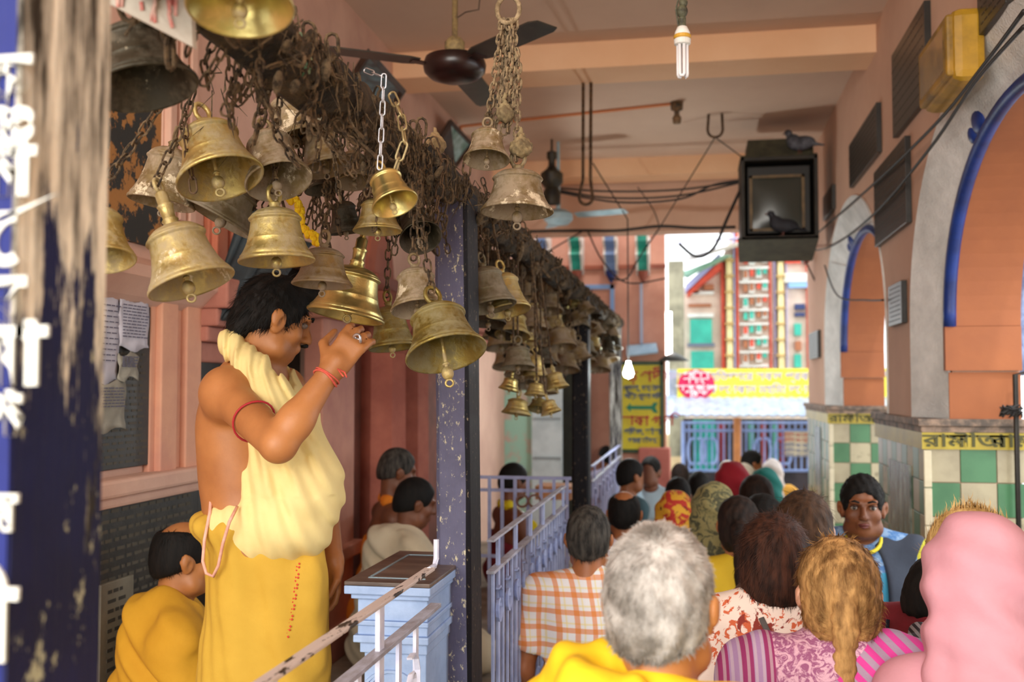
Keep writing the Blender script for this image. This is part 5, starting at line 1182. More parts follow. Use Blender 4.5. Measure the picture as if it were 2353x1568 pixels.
def head(s, c, rm, sc=1.0, k=.014, face=True):
    c = Vector(c)
    def E(p, r, kk=k, sub=False): s.ell(c + rm @ (Vector(p) * sc), [q * sc for q in r], kk, sub, rm)
    def Cn(a, b, r0, r1, kk=k, sub=False): s.cone(c + rm @ (Vector(a) * sc), c + rm @ (Vector(b) * sc), r0 * sc, r1 * sc, kk, sub)
    E((0, -.012, .032), (.074, .094, .088)); E((0, .012, -.035), (.062, .072, .075), .03); E((0, .045, -.085), (.036, .034, .028), .03)
    Cn((-.045, .02, -.075), (.045, .02, -.075), .03, .03, .025)
    if face:
        E((-.034, .088, .010), (.022, .016, .014), .012, True); E((.034, .088, .010), (.022, .016, .014), .012, True)
        Cn((0, .085, .018), (0, .104, -.024), .008, .014, .012); E((-.012, .094, -.028), (.009, .01, .008), .008); E((.012, .094, -.028), (.009, .01, .008), .008)
        Cn((-.045, .078, .032), (-.012, .088, .028), .009, .008, .014); Cn((.045, .078, .032), (.012, .088, .028), .009, .008, .014)
        Cn((-.018, .082, -.052), (.018, .082, -.052), .008, .008, .008); Cn((-.016, .08, -.062), (.016, .08, -.062), .009, .009, .008)
        E((-.045, .055, -.025), (.02, .02, .02), .02); E((.045, .055, -.025), (.02, .02, .02), .02)
    for sx in (-1, 1):
        E((sx * .076, -.004, -.008), (.010, .021, .034), .006); E((sx * .088, -.012, .002), (.008, .018, .026), .005); E((sx * .088, .004, -.008), (.008, .009, .013), .006, True)
def hand(s, wr, d, pn, sc=1.0, curl=.5, side=1, k=.006):
    """palm, four unequal fingers and a thumb leaving the side of the palm"""
    wr = Vector(wr); d = Vector(d).normalized(); pn = Vector(pn); pn = (pn - d * pn.dot(d)).normalized(); u = d.cross(pn) * side
    s.cone(wr, wr + d * .03 * sc, .026 * sc, .028 * sc, .015)
    for t in (-.024, -.008, .008, .024): s.cone(wr + d * .02 * sc + u * t * .8 * sc, wr + d * .085 * sc + u * t * sc, .014 * sc, .0115 * sc, .01)
    for t, L in ((-.028, .066), (-.0095, .078), (.0095, .074), (.028, .058)):
        a = wr + d * .085 * sc + u * t * sc; L *= sc; ang = 0; p = a; segs = (.45, .32, .23)
        for q, sg in enumerate(segs):
            ang += curl * (.8, 1.0, .7)[q]; dd = d * math.cos(ang) + pn * math.sin(ang) + u * t * 2
            n_ = p + dd.normalized() * L * sg; s.cone(p, n_, (.0092 - q * .0008) * sc, (.0088 - q * .0009) * sc, .003); p = n_
    a = wr + d * .025 * sc - u * .025 * sc; b = a + (d * .55 - u * .7 + pn * .4).normalized() * .042 * sc; c_ = b + (d * .85 - u * .05 + pn * (.3 + curl * .5)).normalized() * .05 * sc
    s.cone(a, b, .014 * sc, .0115 * sc, .012); s.cone(b, c_, .011 * sc, .0085 * sc, .004)
def fold(amp, fx, fy, fz, ph=0):
    return lambda x, y, z: amp * (np.sin(x * fx + y * fy + z * fz + ph + 1.3 * np.sin(x * fy * .5 + z * 9)) + .5 * np.sin(x * fx * 1.9 - y * fy * 1.4 + z * fz * .6 + ph * 2))
def haircap(s, c, rm, sc, style):
    c = Vector(c)
    def E(p, r, kk=.012, sub=False): s.ell(c + rm @ (Vector(p) * sc), [q * sc for q in r], kk, sub, rm)
    def Cn(a, b, r0, r1, kk=.012, sub=False): s.cone(c + rm @ (Vector(a) * sc), c + rm @ (Vector(b) * sc), r0 * sc, r1 * sc, kk, sub)
    def Pl(p, n): s.plane(c + rm @ (Vector(p) * sc), rm @ Vector(n), .01)
    if style in ('short', 'bald', 'crop'):
        E((0, -.015, .033), (.083, .104, .1)); E((0, -.035, -.02), (.074, .083, .075), .03)
        E((0, .125, -.035), (.12, .085, .122), .01, True); Pl((0, -.1, -.068), (0, .45, -1))
        for sx in (-1, 1): E((sx * .088, .012, -.025), (.022, .034, .045), .008, True)
        if style == 'bald': E((0, .005, .105), (.055, .1, .06), .02, True)
    elif style == 'bob':
        E((0, -.018, .035), (.098, .113, .108)); E((0, -.04, -.045), (.1, .093, .1), .04)
        E((0, .13, -.05), (.1, .09, .13), .01, True); Pl((0, -.1, -.125), (0, .3, -1))
    elif style in ('long', 'pony', 'braid'):
        E((0, -.016, .035), (.088, .108, .103)); E((0, -.04, -.03), (.082, .082, .085), .03)
        if style == 'long': Cn((0, -.07, -.02), (0, -.085, -.27), .08, .055, .03)
        if style == 'pony': Cn((0, -.105, .02), (.0, -.15, .0), .035, .035); Cn((0, -.15, 0), (0, -.13, -.26), .034, .02)
        E((0, .13, -.05), (.1, .09, .125), .01, True)
        if style == 'braid':
            Pl((0, -.1, -.105), (0, .2, -1))
            for i in range(8):
                z = .02 - i * .027; w = .0185 - abs(i - 3) * .0016
                for sx in (-1, 1): Cn((sx * .016 - .01, -.118 - .003 * i * (i < 4) , z + .012), (-.01 - sx * .006, -.128 - .002 * i * (i < 4), z - .012), w * .8, w * .55, .003)
    elif style == 'scarf':
        E((0, -.016, .03), (.1, .118, .118)); Cn((0, -.03, .0), (0, -.045, -.12), .105, .10, .04); Cn((0, -.045, -.12), (0, -.05, -.26), .1, .16, .05)
        E((0, .15, -.03), (.075, .09, .1), .015, True)
        for (ax_, az_), (bx_, bz_) in (((-.085, .02), (-.10, -.2)), ((-.05, -.06), (.07, -.19)), ((.09, -.04), (.0, -.2)), ((.1, -.12), (-.04, -.25))): Cn((ax_, -.085 if abs(ax_) < .07 else -.06, az_), (bx_, -.15 if abs(bx_) < .08 else -.1, bz_), .018, .03, .02)
    elif style == 'cap':
        E((0, -.01, .05), (.086, .105, .09)); Pl((0, 0, .035), (0, 0, -1))
def radial(c, rm, sc, back=-.06, up=.09):
    cr = np.array(Vector(c) + rm @ (Vector((0.01, back, up)) * sc))
    return lambda p, n: (p - cr) / (np.linalg.norm(p - cr, axis=1)[:, None] + 1e-6)
def person(px, py, Y, label, rz=0, sc=1.0, hair='short', hm=None, sm=None, top='shirt', tm=None, bm_=None, res=.010, nod=0, turn=0, wide=1.0, scm=None, bare=False, strand=0, slen=.03, group=None, feet=0.0, shd=.2, arms='down', lift=.07):
    hc = P(px, py, Y); e = empty('person', (hc.x, hc.y, feet), label, 'person', group, rz=R(rz))
    hz = hc.z - feet; c = V3(0, 0, hz); rm = (Euler((R(-nod), 0, R(turn))).to_matrix())
    hm = hm or h_black; sm = sm or skin_b; S_ = sc; sh = hz - shd * S_; W = .155 * S_ * wide; nk = c + rm @ (V3(0, -.03, -.05) * S_)
    el = [V3(sx * (W + .065), -.06, sh - .29 * S_) for sx in (-1, 1)]; wr = [V3(sx * (W + .05), .06, sh - .5 * S_) for sx in (-1, 1)]
    if arms == 'fold': wr = [V3(sx * .05, .2, sh - .22 * S_) for sx in (-1, 1)]
    b = SDF((-.36, -.24, -.02), (.36, .34, hz + .18 * S_), res)
    def torso(s, o=0.0, low=True):
        s.cone((-W, -.035, sh - .015), (W, -.035, sh - .015), .055 + o, .055 + o, .03)
        s.cone((0, -.04, sh + .045 * S_), (W, -.035, sh), .045 + o, .05 + o, .03); s.cone((0, -.04, sh + .045 * S_), (-W, -.035, sh), .045 + o, .05 + o, .03)
        s.ell((0, -.025, sh - .15 * S_), (W + .02 + o, .115 + o, .20), .05); s.ell((0, -.015, sh - .36 * S_), (W - .005 + o, .11 + o, .19), .06); s.ell((0, -.025, sh - .54 * S_), (W + .02 + o, .125 + o, .15), .06)
    torso(b); b.cone(nk, (0, -.04, sh + .03), .052 * S_, .062 * S_, .03); head(b, c, rm, S_, face=(res < .0085))
    hipz = sh - .60 * S_; kz = hipz * .53
    for i, sx in enumerate((-1, 1)):
        b.cone((sx * (W + .02), -.035, sh - .02), el[i], .048 * S_, .038 * S_, .03); b.cone(el[i], wr[i], .038 * S_, .027 * S_, .015)
        hand(b, wr[i], (wr[i] - el[i]), (-sx, .2, 0), S_, .5, sx)
        b.cone((sx * .085, -.01, hipz), (sx * .09, .01, kz), .078, .056, .03); b.cone((sx * .09, .01, kz), (sx * .09, -.02, .08), .054, .038, .02)
        b.cone((sx * .09, -.04, .045), (sx * .1, .13, .035), .036, .034, .02)
    sdfobj('body', b, sm, e)
    # hair or scarf
    if hair:
        cov = hair == 'scarf'
        h = SDF(c + V3(-.25, -.28, -.36 if hair != 'short' else -.2) * S_, c + V3(.25, .2, .2) * S_, min(res, .008) if Y < 5 else res)
        haircap(h, c, rm, S_, hair)
        if cov: h.warp(fold(.004, 30, 20, 60, px)); h.warp(lambda x, y, z: .002 * np.sin(x * 62 + z * 44 + 2 * np.sin(z * 22 + px)) * (z < hz + .02))
        else: h.warp(lambda x, y, z: .0016 * np.sin(x * 190 + 3 * np.sin(z * 50)) + .0012 * np.sin(y * 210 + 2 * np.sin(z * 60)))
        fl_ = radial(c, rm, S_)
        if hair == 'braid':
            tgt = np.array(c + V3(-.01, -.13, -.04) * S_); fl_ = lambda p, n: (tgt - p) / (np.linalg.norm(tgt - p, axis=1)[:, None] + 1e-6)
        sel_ = None
        if hair == 'braid':
            c0_ = np.array(c); sel_ = lambda q: ~((np.abs(q[:, 0] - c0_[0] + .01) < .045) & (q[:, 1] < c0_[1] - .09) & (q[:, 2] < c0_[2] + .05)); lift = .02
        ex = strands(strand, slen, .0016, fl_, seed=int(px), lift=lift, sel=sel_, jit=.10 if hair != 'braid' else .05) if strand else None
        sdfobj('headscarf' if cov else ('cap' if hair == 'cap' else 'hair'), h, scm or hm if cov or hair == 'cap' else hm, e, extra=ex)
    # upper garment
    t = SDF((-.42, -.28, sh - .72), (.42, .36, sh + .16), res)
    if top in ('shirt', 'tee', 'kurta', 'blouse'):
        torso(t, .014)
        for i, sx in enumerate((-1, 1)):
            a = V3(sx * (W + .02), -.035, sh - .02); f = .62 if top in ('shirt', 'tee') else .5
            if top == 'kurta': t.cone(a, el[i], .062, .052, .03); t.cone(el[i], el[i].lerp(wr[i], .8), .052, .042, .02)
            else: t.cone(a, a.lerp(el[i], f), .064, .066, .03)
            if top != 'kurta': 
                q = a.lerp(el[i], f + .28); t.ell(q, (.09, .09, .055), .004, True)
        t.ell((0, -.02 + .03, sh + .10), (.068, .075, .075), .01, True)
        if top == 'shirt':
            t.cone((-.045, -.045, sh + .065), (.045, -.045, sh + .065), .03, .03, .02); t.ell((0, .02, sh + .12), (.05, .07, .08), .008, True)
        t.plane((0, 0, sh - (.62 if top != 'blouse' else .42) * S_), (0, 0, -1)) if top != 'kurta' else None
        t.warp(fold(.0035, 25, 18, 22, px))
    elif top == 'shawl':
        torso(t, .03); t.cone((-W - .03, -.04, sh - .03), (-W - .08, -.04, sh - .42), .085, .10, .06); t.cone((W + .03, -.04, sh - .03), (W + .08, -.04, sh - .42), .085, .10, .06)
        t.cone((-.1, .03, sh - .1), (-.1, .06, sh - .4), .1, .12, .06); t.cone((.1, .03, sh - .1), (.1, .06, sh - .4), .1, .12, .06)
        t.ell((0, .02, sh + .11), (.07, .085, .085), .02, True)
        t.warp(fold(.006, 34, 26, 12, px))
    if top: sdfobj({'shawl': 'shawl', 'kurta': 'kurta', 'tee': 'tee_shirt', 'blouse': 'blouse'}.get(top, 'shirt'), t, tm or white, e)
    lw = SDF((-.3, -.22, -.01), (.3, .26, hipz + .12), max(res, .01))
    if bare == 'skirt' or top in ('blouse', 'shawl'):
        lw.cone((0, -.02, hipz + .02), (0, 0, .1), .16, .2, .03); lw.warp(fold(.006, 50, 40, 2, px)); nm = 'skirt'
    else:
        for sx in (-1, 1): lw.cone((sx * .085, -.01, hipz), (sx * .09, .01, kz), .095, .072, .03); lw.cone((sx * .09, .01, kz), (sx * .09, -.02, .09), .072, .06, .02)
        lw.cone((-.06, -.02, hipz + .05), (.06, -.02, hipz + .05), .12, .12, .03); nm = 'trousers'
    sdfobj(nm, lw, bm_ or M('cloth_dark', '2c2c34', '20202a', ns=8, rough=.8), e)
    return e, c, rm, sh
# garment materials
def checkmat():
    m, t = newmat('orange_check_cloth', .8); x, y, z = t.xyz()
    o = lin('e0801c'); w = lin('e8e8ea'); yl = lin('e8d890'); a = t.math('ADD', x, t.math('MULTIPLY', y, .6))
    s1 = t.stripes(a, .062, .3); s2 = t.stripes(z, .062, .3); s3 = t.stripes(a, .062, .1, .5); s4 = t.stripes(z, .062, .1, .5)
    c = t.mix(t.math('MULTIPLY', s3, .6), w, yl); c = t.mix(t.math('MULTIPLY', s4, .6), c, yl); c = t.mix(t.math('MULTIPLY', s1, .72), c, o); c = t.mix(t.math('MULTIPLY', s2, .72), c, o); t.base(c); t.bump(t.noise(300), .15, .002); return m
def printmat(name, bg, c1, c2, s1=22, s2=14, t1=.56, t2=.6, rough=.8, dist=1.2):
    m, t = newmat(name, rough); n1 = t.noise(s1, 5, .6, None, dist); n2 = t.noise(s2, 5, .6, t.mapping((1, 1, 1), (3, 7, 1)), dist)
    c = t.mix(t.ramp(n1, t1, t1 + .03), lin(bg), lin(c1)); c = t.mix(t.ramp(n2, t2, t2 + .03), c, lin(c2)); t.base(c); t.bump(t.noise(200), .15, .002); return m
def cloth(name, a, b=None, fs=30): return M(name, a, b or a, ns=4, lo=.3, hi=.7, rough=.85, bs=fs, bump=.3, bd=.006)
check = checkmat(); floral = printmat('orange_floral_cloth', 'f0ddd0', 'd0643c', '8c2f22', 26, 15, .53, .6)
def shawlmat():
    m, t = newmat('magenta_lilac_shawl', .8); x, y, z = t.xyz()
    lace = t.ramp(t.noise(40, 6, .7, None, 2), .46, .54); a = t.math('ABSOLUTE', x)
    c = t.mix(lace, lin('9c5a84'), lin('dcb0c4'))
    band = t.math('GREATER_THAN', a, .155); st = t.stripes(a, .05, .5); st2 = t.stripes(a, .016, .4)
    c2 = t.mix(st, lin('a888b4'), lin('96306a')); c2 = t.mix(t.math('MULTIPLY', st2, .5), c2, lin('cfc0c8')); c = t.mix(band, c, c2)
    low = t.math('LESS_THAN', t.math('ADD', z, t.math('MULTIPLY', x, -1.0)), 1.36)
    pk = t.mix(t.stripes(t.math('ADD', z, x), .04, .5), lin('d8409a'), lin('a890a8')); c = t.mix(low, c, pk)
    t.base(c); t.bump(t.noise(120), .4, .004); return m
olive = printmat('olive_print_cloth', '8c8254', '4a4a34', '6c6a48', 20, 30, .5, .58)
redyel = printmat('red_yellow_print', 'd09a28', 'b02c20', '5c2a14', 14, 26, .5, .62)
ylw = cloth('yellow_cloth', 'f2c81c', 'e6b810'); ylwp = printmat('yellow_black_print', 'dcb828', '3a2a14', '8a5a20', 12, 30, .66, .7)
pinkc = cloth('pink_scarf_cloth', 'cf98a4', 'c48895'); redc = cloth('crimson_cloth', 'a01428', '8a1022'); tealc = cloth('teal_cloth', '1a8078', '146a64'); palec = cloth('pale_blue_shirt', 'b4ccd8', 'a2bcca')
person(1520, 1392, 1.62, 'grey haired man with yellow shawl, seen from behind nearest the camera', rz=-8, turn=-6, hair='crop', hm=h_grey, sm=skin_w, top='shawl', tm=ylw, res=.006, strand=24000, slen=.014, sc=.98, shd=.2, lift=.10)
e_ = [o for o in COL.objects if o.name == 'person'][0]; s = SDF(P(1380, 1560, 1.6) - V3(.2, .16, .15), P(1380, 1560, 1.6) + V3(.2, .16, .12), .006)
for a_, b_, r0, r1 in (((1255, 1640, 1.62), (1330, 1550, 1.6), .05, .045), ((1330, 1550, 1.6), (1425, 1525, 1.62), .045, .032), ((1330, 1590, 1.52), (1430, 1610, 1.5), .045, .04), ((1425, 1525, 1.62), (1450, 1580, 1.56), .028, .02)): s.cone(P(*a_), P(*b_), r0, r1, .03)
s.warp(fold(.004, 60, 30, 45, 2)); sdfobj('shawl_fold', s, ylw, e_, local=False)
person(1353, 1241, 3.9, 'man in orange and white checked short sleeved shirt, seen from behind', hm=h_salt, sm=skin_b, top='shirt', tm=check, res=.008, strand=2500, slen=.02, wide=1.12, shd=.19)
person(1435, 1183, 5.3, 'balding man with round bald patch and white shirt behind the checked shirt', hair='bald', hm=h_black, sm=skin_b, tm=cloth('white_shirt', 'd4cede'), res=.009)
e, c, rm, sh = person(1776, 1290, 3.05, 'woman with auburn short hair in orange floral blouse with grey shoulder strap', rz=6, hair='bob', hm=h_auburn, sm=skin_l, top='tee', tm=floral, res=.008, strand=5000, slen=.035, bare='skirt', shd=.155, wide=1.05)
g = G(); w = wmat(e); pts = [w @ V3(-.055, -.12, sh + .02), w @ V3(-.02, -.15, sh - .06), w @ V3(.05, -.175, sh - .16), w @ V3(.12, -.165, sh - .3), w @ V3(.2, -.12, sh - .5)]; g.tube(pts, .011, 6, sq=.35); g.build('bag_strap', M('strap_grey', '5a5654', rough=.6), e)
person(1846, 1226, 3.75, 'woman with straight shiny brown hair behind the auburn haired woman', hair='long', hm=h_brown, sm=skin_l, top='kurta', tm=cloth('brown_top', '5a4034'), res=.009, strand=2500, slen=.05, sc=1.12)
e, c, rm, sh = person(1925, 1372, 2.42, 'blond woman with short braid and magenta lilac lace shawl, seen from behind', rz=4, hair='braid', hm=h_blond, sm=skin_l, top='shawl', tm=shawlmat(), res=.007, strand=9000, slen=.03, wide=1.05, shd=.165)
g = G(); w = wmat(e); g.tube([w @ (c + V3(-.01, -.155, -.15)), w @ (c + V3(.0, -.172, -.18)), w @ (c + V3(.012, -.18, -.225))], [.009, .008, .010], 8); g.build('hair_tie', M('black_tie', '101014', rough=.6), e, smooth=True)
g = G(); q = w @ V3(.0, -.2, sh - .16)
for k_ in range(9): a_ = k_ * 2 * PI / 9; g.ell(q + V3(.028 * math.cos(a_), 0, .022 * math.sin(a_)), (.018, .006, .012), (0, -a_, 0), 10, 6)
tag(g.build('yellow_flower', yel, smooth=True), 'yellow flower at the bottom edge on the magenta shawl', 'flower')
e, c, rm, sh = person(2248, 1345, 2.3, 'woman in pale pink headscarf at the right edge, seen from behind', rz=0, sc=1.06, hair='scarf', scm=pinkc, hm=h_gold, sm=skin_l, top='kurta', tm=pinkc, res=.007, wide=.85, shd=.2)
s = SDF(c + V3(-.14, -.06, .04), c + V3(.14, .15, .2), .006); s.ell(c + V3(0, .045, .06), (.094, .085, .098)); s.plane(c + V3(0, .02, 0), (0, -1, .1))
sdfobj('hair', s, h_gold, e, extra=strands(2500, .03, .0016, lambda p, n: np.tile(np.array([[0, -.3, 1.]]), (len(p), 1)), seed=5))
# young man facing the camera
def teemat():
    m, t = newmat('blue_print_tee', .8); x, y, z = t.xyz()
    n = t.ramp(t.noise(30, 6, .7), .45, .55); c = t.mix(n, lin('4a7ab4'), lin('88a8cc')); low = t.math('LESS_THAN', z, 1.22); c = t.mix(low, c, lin('3c9cc4')); sl = t.math('GREATER_THAN', t.math('ABSOLUTE', x), .2); t.base(t.mix(sl, c, lin('c8c43c'))); return m
e, c, rm, sh = person(1982, 1168, 4.35, 'young man facing the camera in blue tee and open dark vest before the tiled pier', rz=174, sc=1.04, hair='crop', hm=h_black, sm=M('skin_young', '84502f', '6c3f26', ns=8, rough=.5, sss=.08), top='kurta', tm=teemat(), res=.0055, wide=1.2, shd=.165, strand=5000, slen=.012, lift=.35)
w = wmat(e)
def feat(name, pts_, r, mt, n=6, sq=1): return G().tube([w @ (c + V3(*p) * 1.04) for p in pts_], r, n, sq=sq).build(name, mt, e, smooth=True)
for sx in (-1, 1):
    G().ell(w @ (c + V3(sx * .034, .077, .009) * 1.04), (.0135, .0135, .010)).build('eye', M('eye_white', 'a0948a', rough=.3, bump=0), e, smooth=True)
    G().ell(w @ (c + V3(sx * .034, .0885, .009) * 1.04), (.0065, .004, .0065)).build('iris', M('iris_dark', '140c08', rough=.2, bump=0), e, smooth=True)
    feat('eyebrow', [(sx * .015, .094, .030), (sx * .033, .093, .036), (sx * .053, .078, .030)], [.0035, .0045, .002], h_black)
    feat('eyelid', [(sx * .02, .089, .014), (sx * .034, .0915, .019), (sx * .05, .081, .013)], [.002, .003, .002], M('lid', '3a2016', rough=.6, bump=0))
feat('lips', [(-.02, .089, -.055), (-.006, .095, -.053), (.006, .095, -.053), (.02, .089, -.055)], [.003, .0055, .0055, .003], M('lips', '6a3430', rough=.5, bump=0)); feat('lips', [(-.016, .089, -.061), (0, .094, -.064), (.016, .089, -.061)], [.003, .006, .003], MATS['lips'])
g = G(); g.tube([w @ V3(.068 * math.cos(t), .02 + .075 * math.sin(t), sh + .055 - .05 * max(0, math.sin(t))) for t in np.linspace(0, 2 * PI, 25)[:-1]], .008, 6, closed=True); g.build('collar', M('collar_yellow', 'd8c82c', rough=.7), e, smooth=True)
v = SDF((-.34, -.22, sh - .62), (.34, .26, sh + .12), .007); W = .155 * 1.04 * 1.15
v.cone((-W, -.035, sh - .005), (W, -.035, sh - .005), .078, .078, .03); v.ell((0, -.025, sh - .16), (W + .045, .145, .21), .05); v.ell((0, -.015, sh - .4), (W + .03, .14, .22), .06)
v.ell((0, .15, sh - .28), (.1, .14, .6), .01, True); v.ell((0, .03, sh + .12), (.09, .1, .1), .01, True); v.warp(fold(.003, 30, 20, 20))
sdfobj('vest', v, cloth('denim_grey', '3c4454', '2c3442'), e)
# woman with black hair and dark red blouse
e, c, rm, sh = person(2170, 1385, 3.0, 'woman with sleek black hair and dark red blouse, half hidden by the pink scarf', shd=.09, wide=1.05, rz=-50, nod=18, turn=-15, hair='short', hm=h_black, sm=skin_b, top='blouse', tm=M('dark_red_blouse', '7a1424', '64101c', ns=5, rough=.8), res=.008)
g = G(); w = wmat(e)
for dx in (0, .04): g.tube([w @ V3(-.13 + dx, -.1 - .02, sh + .04), w @ V3(-.12 + dx, -.15, sh - .1), w @ V3(-.1 + dx, -.145, sh - .3)], .008, 6, sq=.4)
g.build('bag_strap', M('navy_strap', '1c2434', rough=.7), e)
s = SDF(P(2115, 1550, 2.75) - V3(.16, .14, .16), P(2115, 1550, 2.75) + V3(.16, .14, .16), .008); q = P(2112, 1565, 2.75); s.ell(q, (.11, .08, .12), .02); s.warp(fold(.004, 60, 20, 60))
m_, t_2 = newmat('striped_cloth', .8); x_, y_, z_ = t_2.xyz(); t_2.base(t_2.mix(t_2.stripes(t_2.math('ADD', x_, z_), .022, .5), lin('24222a'), lin('8c8a90')))
s.cone(q, q + V3(.02, .08, .1), .03, .03, .03)
tag(sdfobj('striped_bag', s, m_, origin=q), 'black and grey striped cloth bag between the magenta shawl and pink scarf', 'bag')
person(1552, 1188, 5.6, 'person in red and yellow printed headscarf just beyond the grey haired man', hair='scarf', scm=redyel, top='shawl', tm=redyel, res=.011)
person(1641, 1180, 5.1, 'person in olive mottled printed headscarf, tallest in the middle row', hair='scarf', scm=olive, top='shawl', tm=ylwp, res=.011, sc=1.05)
person(1697, 1212, 4.5, 'woman with dark ponytail and silver clip above a yellow printed sari', hair='pony', hm=h_dkbr, sm=skin_b, top='blouse', tm=ylwp, res=.010, bm_=ylwp)
person(1752, 1205, 4.9, 'person with flat glossy black hair between ponytail and brown haired woman', hair='bob', hm=h_black, sm=skin_b, top='kurta', tm=cloth('dark_kurta', '3a2c30'), res=.011)
person(1683, 1113, 6.5, 'woman in plain crimson headscarf in the middle of the crowd', hair='scarf', scm=redc, top='shawl', tm=redc, res=.012)
person(1758, 1126, 6.9, 'woman in plain teal headscarf right of the crimson headscarf', hair='scarf', scm=tealc, top='shawl', tm=tealc, res=.012)
person(1738, 1146, 6.1, 'dark brown haired person just in front of the teal headscarf', hair='bob', hm=h_dkbr, top='kurta', tm=cloth('rose_kurta', '8a4a50'), res=.012)
person(1558, 1142, 6.8, 'black haired person just beyond the red and yellow headscarf', hair='crop', top='shirt', tm=palec, res=.012)
person(1606, 1124, 7.6, 'black haired person in yellow top left of the crimson headscarf', hair='crop', top='shirt', tm=ylw, res=.012)
person(1563, 1098, 9.4, 'dark haired person far back before the light blue grille', hair='crop', sm=skin_l, hm=h_dkbr, top='shirt', tm=cloth('grey_top', '8a8a90'), res=.013)
person(1452, 1096, 7.4, 'man with thick black hair in profile below the yellow sign', rz=-60, hair='crop', top='shirt', tm=cloth('teal_shirt', '38545c'), res=.011)
person(1494, 1085, 8.6, 'man in pale blue shirt facing the camera below the yellow sign', rz=165, hair='crop', sm=skin_d, top='shirt', tm=palec, res=.0085)
person(1731, 1066, 10.0, 'bare faced man with black hair far back right of the crimson headscarf', rz=-80, hair='crop', top='shirt', tm=cloth('navy_shirt', '2c3450'), res=.012)
person(1774, 1088, 10.8, 'person in white headscarf and yellow shawl at the passage mouth', hair='scarf', scm=cloth('white_scarf', 'd8d0cc'), top='shawl', tm=cloth('yellow_orange_shawl', 'e8b048'), res=.013)
person(1711, 1100, 9.9, 'person in pale beige headscarf behind the crimson headscarf', hair='scarf', scm=cloth('beige_scarf', 'c8bca8'), top='shawl', tm=cloth('beige_shawl', 'b8a890'), res=.014)
person(1672, 1088, 11.2, 'person in small white cap just above the crimson headscarf', hair='cap', scm=cloth('white_cap', 'dcd8cc'), top='shirt', tm=cloth('khaki', 'a89c80'), res=.013)
person(1392, 1052, 11.2, 'person in lilac white shirt far back between the last two posts', hair='crop', top='shirt', tm=cloth('lilac_shirt', 'c8c4e0'), res=.013, rz=40)
# ---- seated people on the platform
def seated(px, py, Y, label, rz, hm, sm, garments, hair='short', res=.009, nod=8, z0=.58, sc=1.0, lean=0.0, strand=0):
    hc = P(px, py, Y); of = Matrix.Rotation(R(rz), 3, 'Z') @ V3(0, lean, 0); e = empty('person', (hc.x - of.x, hc.y - of.y, z0), label, 'person', rz=R(rz)); w = wmat(e)
    hz = hc.z - z0; c = V3(0, lean, hz); rm = Euler((R(-nod), 0, 0)).to_matrix(); sh = hz - .23; W = .155
    def torso(s, o=0, lo=True, hi=True):
        if hi: s.cone((-W, -.04 + lean * .8, sh), (W, -.04 + lean * .8, sh), .055 + o, .055 + o, .03); s.cone((0, -.04 + lean, sh + .05), (W, -.04 + lean * .8, sh), .045 + o, .05 + o, .03); s.cone((0, -.04 + lean, sh + .05), (-W, -.04 + lean * .8, sh), .045 + o, .05 + o, .03); s.ell((0, -.03 + lean * .7, sh - .15), (W + .02 + o, .115 + o, .19), .05)
        if lo: s.ell((0, -.02 + lean * .3, sh - .34), (W + .0 + o, .125 + o, .18), .06); s.ell((0, -.04, .13), (W + .04 + o, .15 + o, .15), .06)
    def legs(s, o=0):
        for sx in (-1, 1): s.cone((sx * .1, 0, .12), (sx * .33, .3, .1), .085 + o, .065 + o, .04); s.cone((sx * .33, .3, .1), (-sx * .06, .36, .07), .058 + o, .045 + o, .02)
    def arms(s, o=0, f=1.0):
        for sx in (-1, 1):
            a = V3(sx * (W + .02), -.04 + lean * .8, sh - .02); el_ = V3(sx * (W + .07), .05, sh - .28); wr_ = V3(sx * .1, .25, max(.2, sh - .36))
            s.cone(a, a.lerp(el_, min(f, 1)), .05 + o, .04 + o, .03)
            if f >= 1: s.cone(el_, wr_, .04 + o, .028 + o * .5, .015)
            if o == 0: hand(s, wr_, wr_ - el_, (0, .2, -1), 1, .6, sx)
    b = SDF((-.5, -.26, -.02), (.5, .52, hz + .18), res); torso(b); legs(b); arms(b); b.cone(c + rm @ V3(0, -.03, -.05), (0, -.04 + lean, sh + .04), .053, .062, .03); head(b, c, rm, sc, face=True); b.plane((0, 0, .004), (0, 0, -1)); sdfobj('body', b, sm, e)
    h = SDF(c + V3(-.2, -.22, -.2), c + V3(.2, .2, .2), min(res, .008)); haircap(h, c, rm, sc, hair); sdfobj('hair', h, hm, e, extra=strands(strand, .02, .0016, radial(c, rm, sc), 3) if strand else None)
    for nm, mt, fn in garments:
        s = SDF((-.56, -.32, -.02), (.56, .58, hz + .2), res); fn(s, torso, legs, arms, sh, c, lean); s.plane((0, 0, .004), (0, 0, -1)); sdfobj(nm, s, mt, e)
    return e
def g_wrap(s, torso, legs, arms, sh, c, lean):
    torso(s, .035); arms(s, .03, 1.0); s.cone((-.14, .05, sh - .1), (-.18, .12, .16), .1, .14, .06); s.cone((.14, .05, sh - .1), (.18, .12, .16), .1, .14, .06); s.cone((0, -.08, sh + .02), (0, -.12, .12), .12, .16, .06)
    s.ell((0, lean + .02, sh + .11), (.068, .08, .08), .02, True); s.warp(fold(.008, 16, 22, 40, 1)); s.warp(fold(.004, 40, 30, 70, 2))
def g_legs(s, torso, legs, arms, sh, c, lean):
    torso(s, .015, hi=False); legs(s, .03); s.plane((0, 0, .34), (0, 0, 1)); s.warp(fold(.006, 30, 40, 20, 2))
def g_waist(s, torso, legs, arms, sh, c, lean):
    torso(s, .022); s.plane((0, 0, sh - .13), (.25, 0, 1)); s.warp(fold(.005, 20, 20, 50, 3))
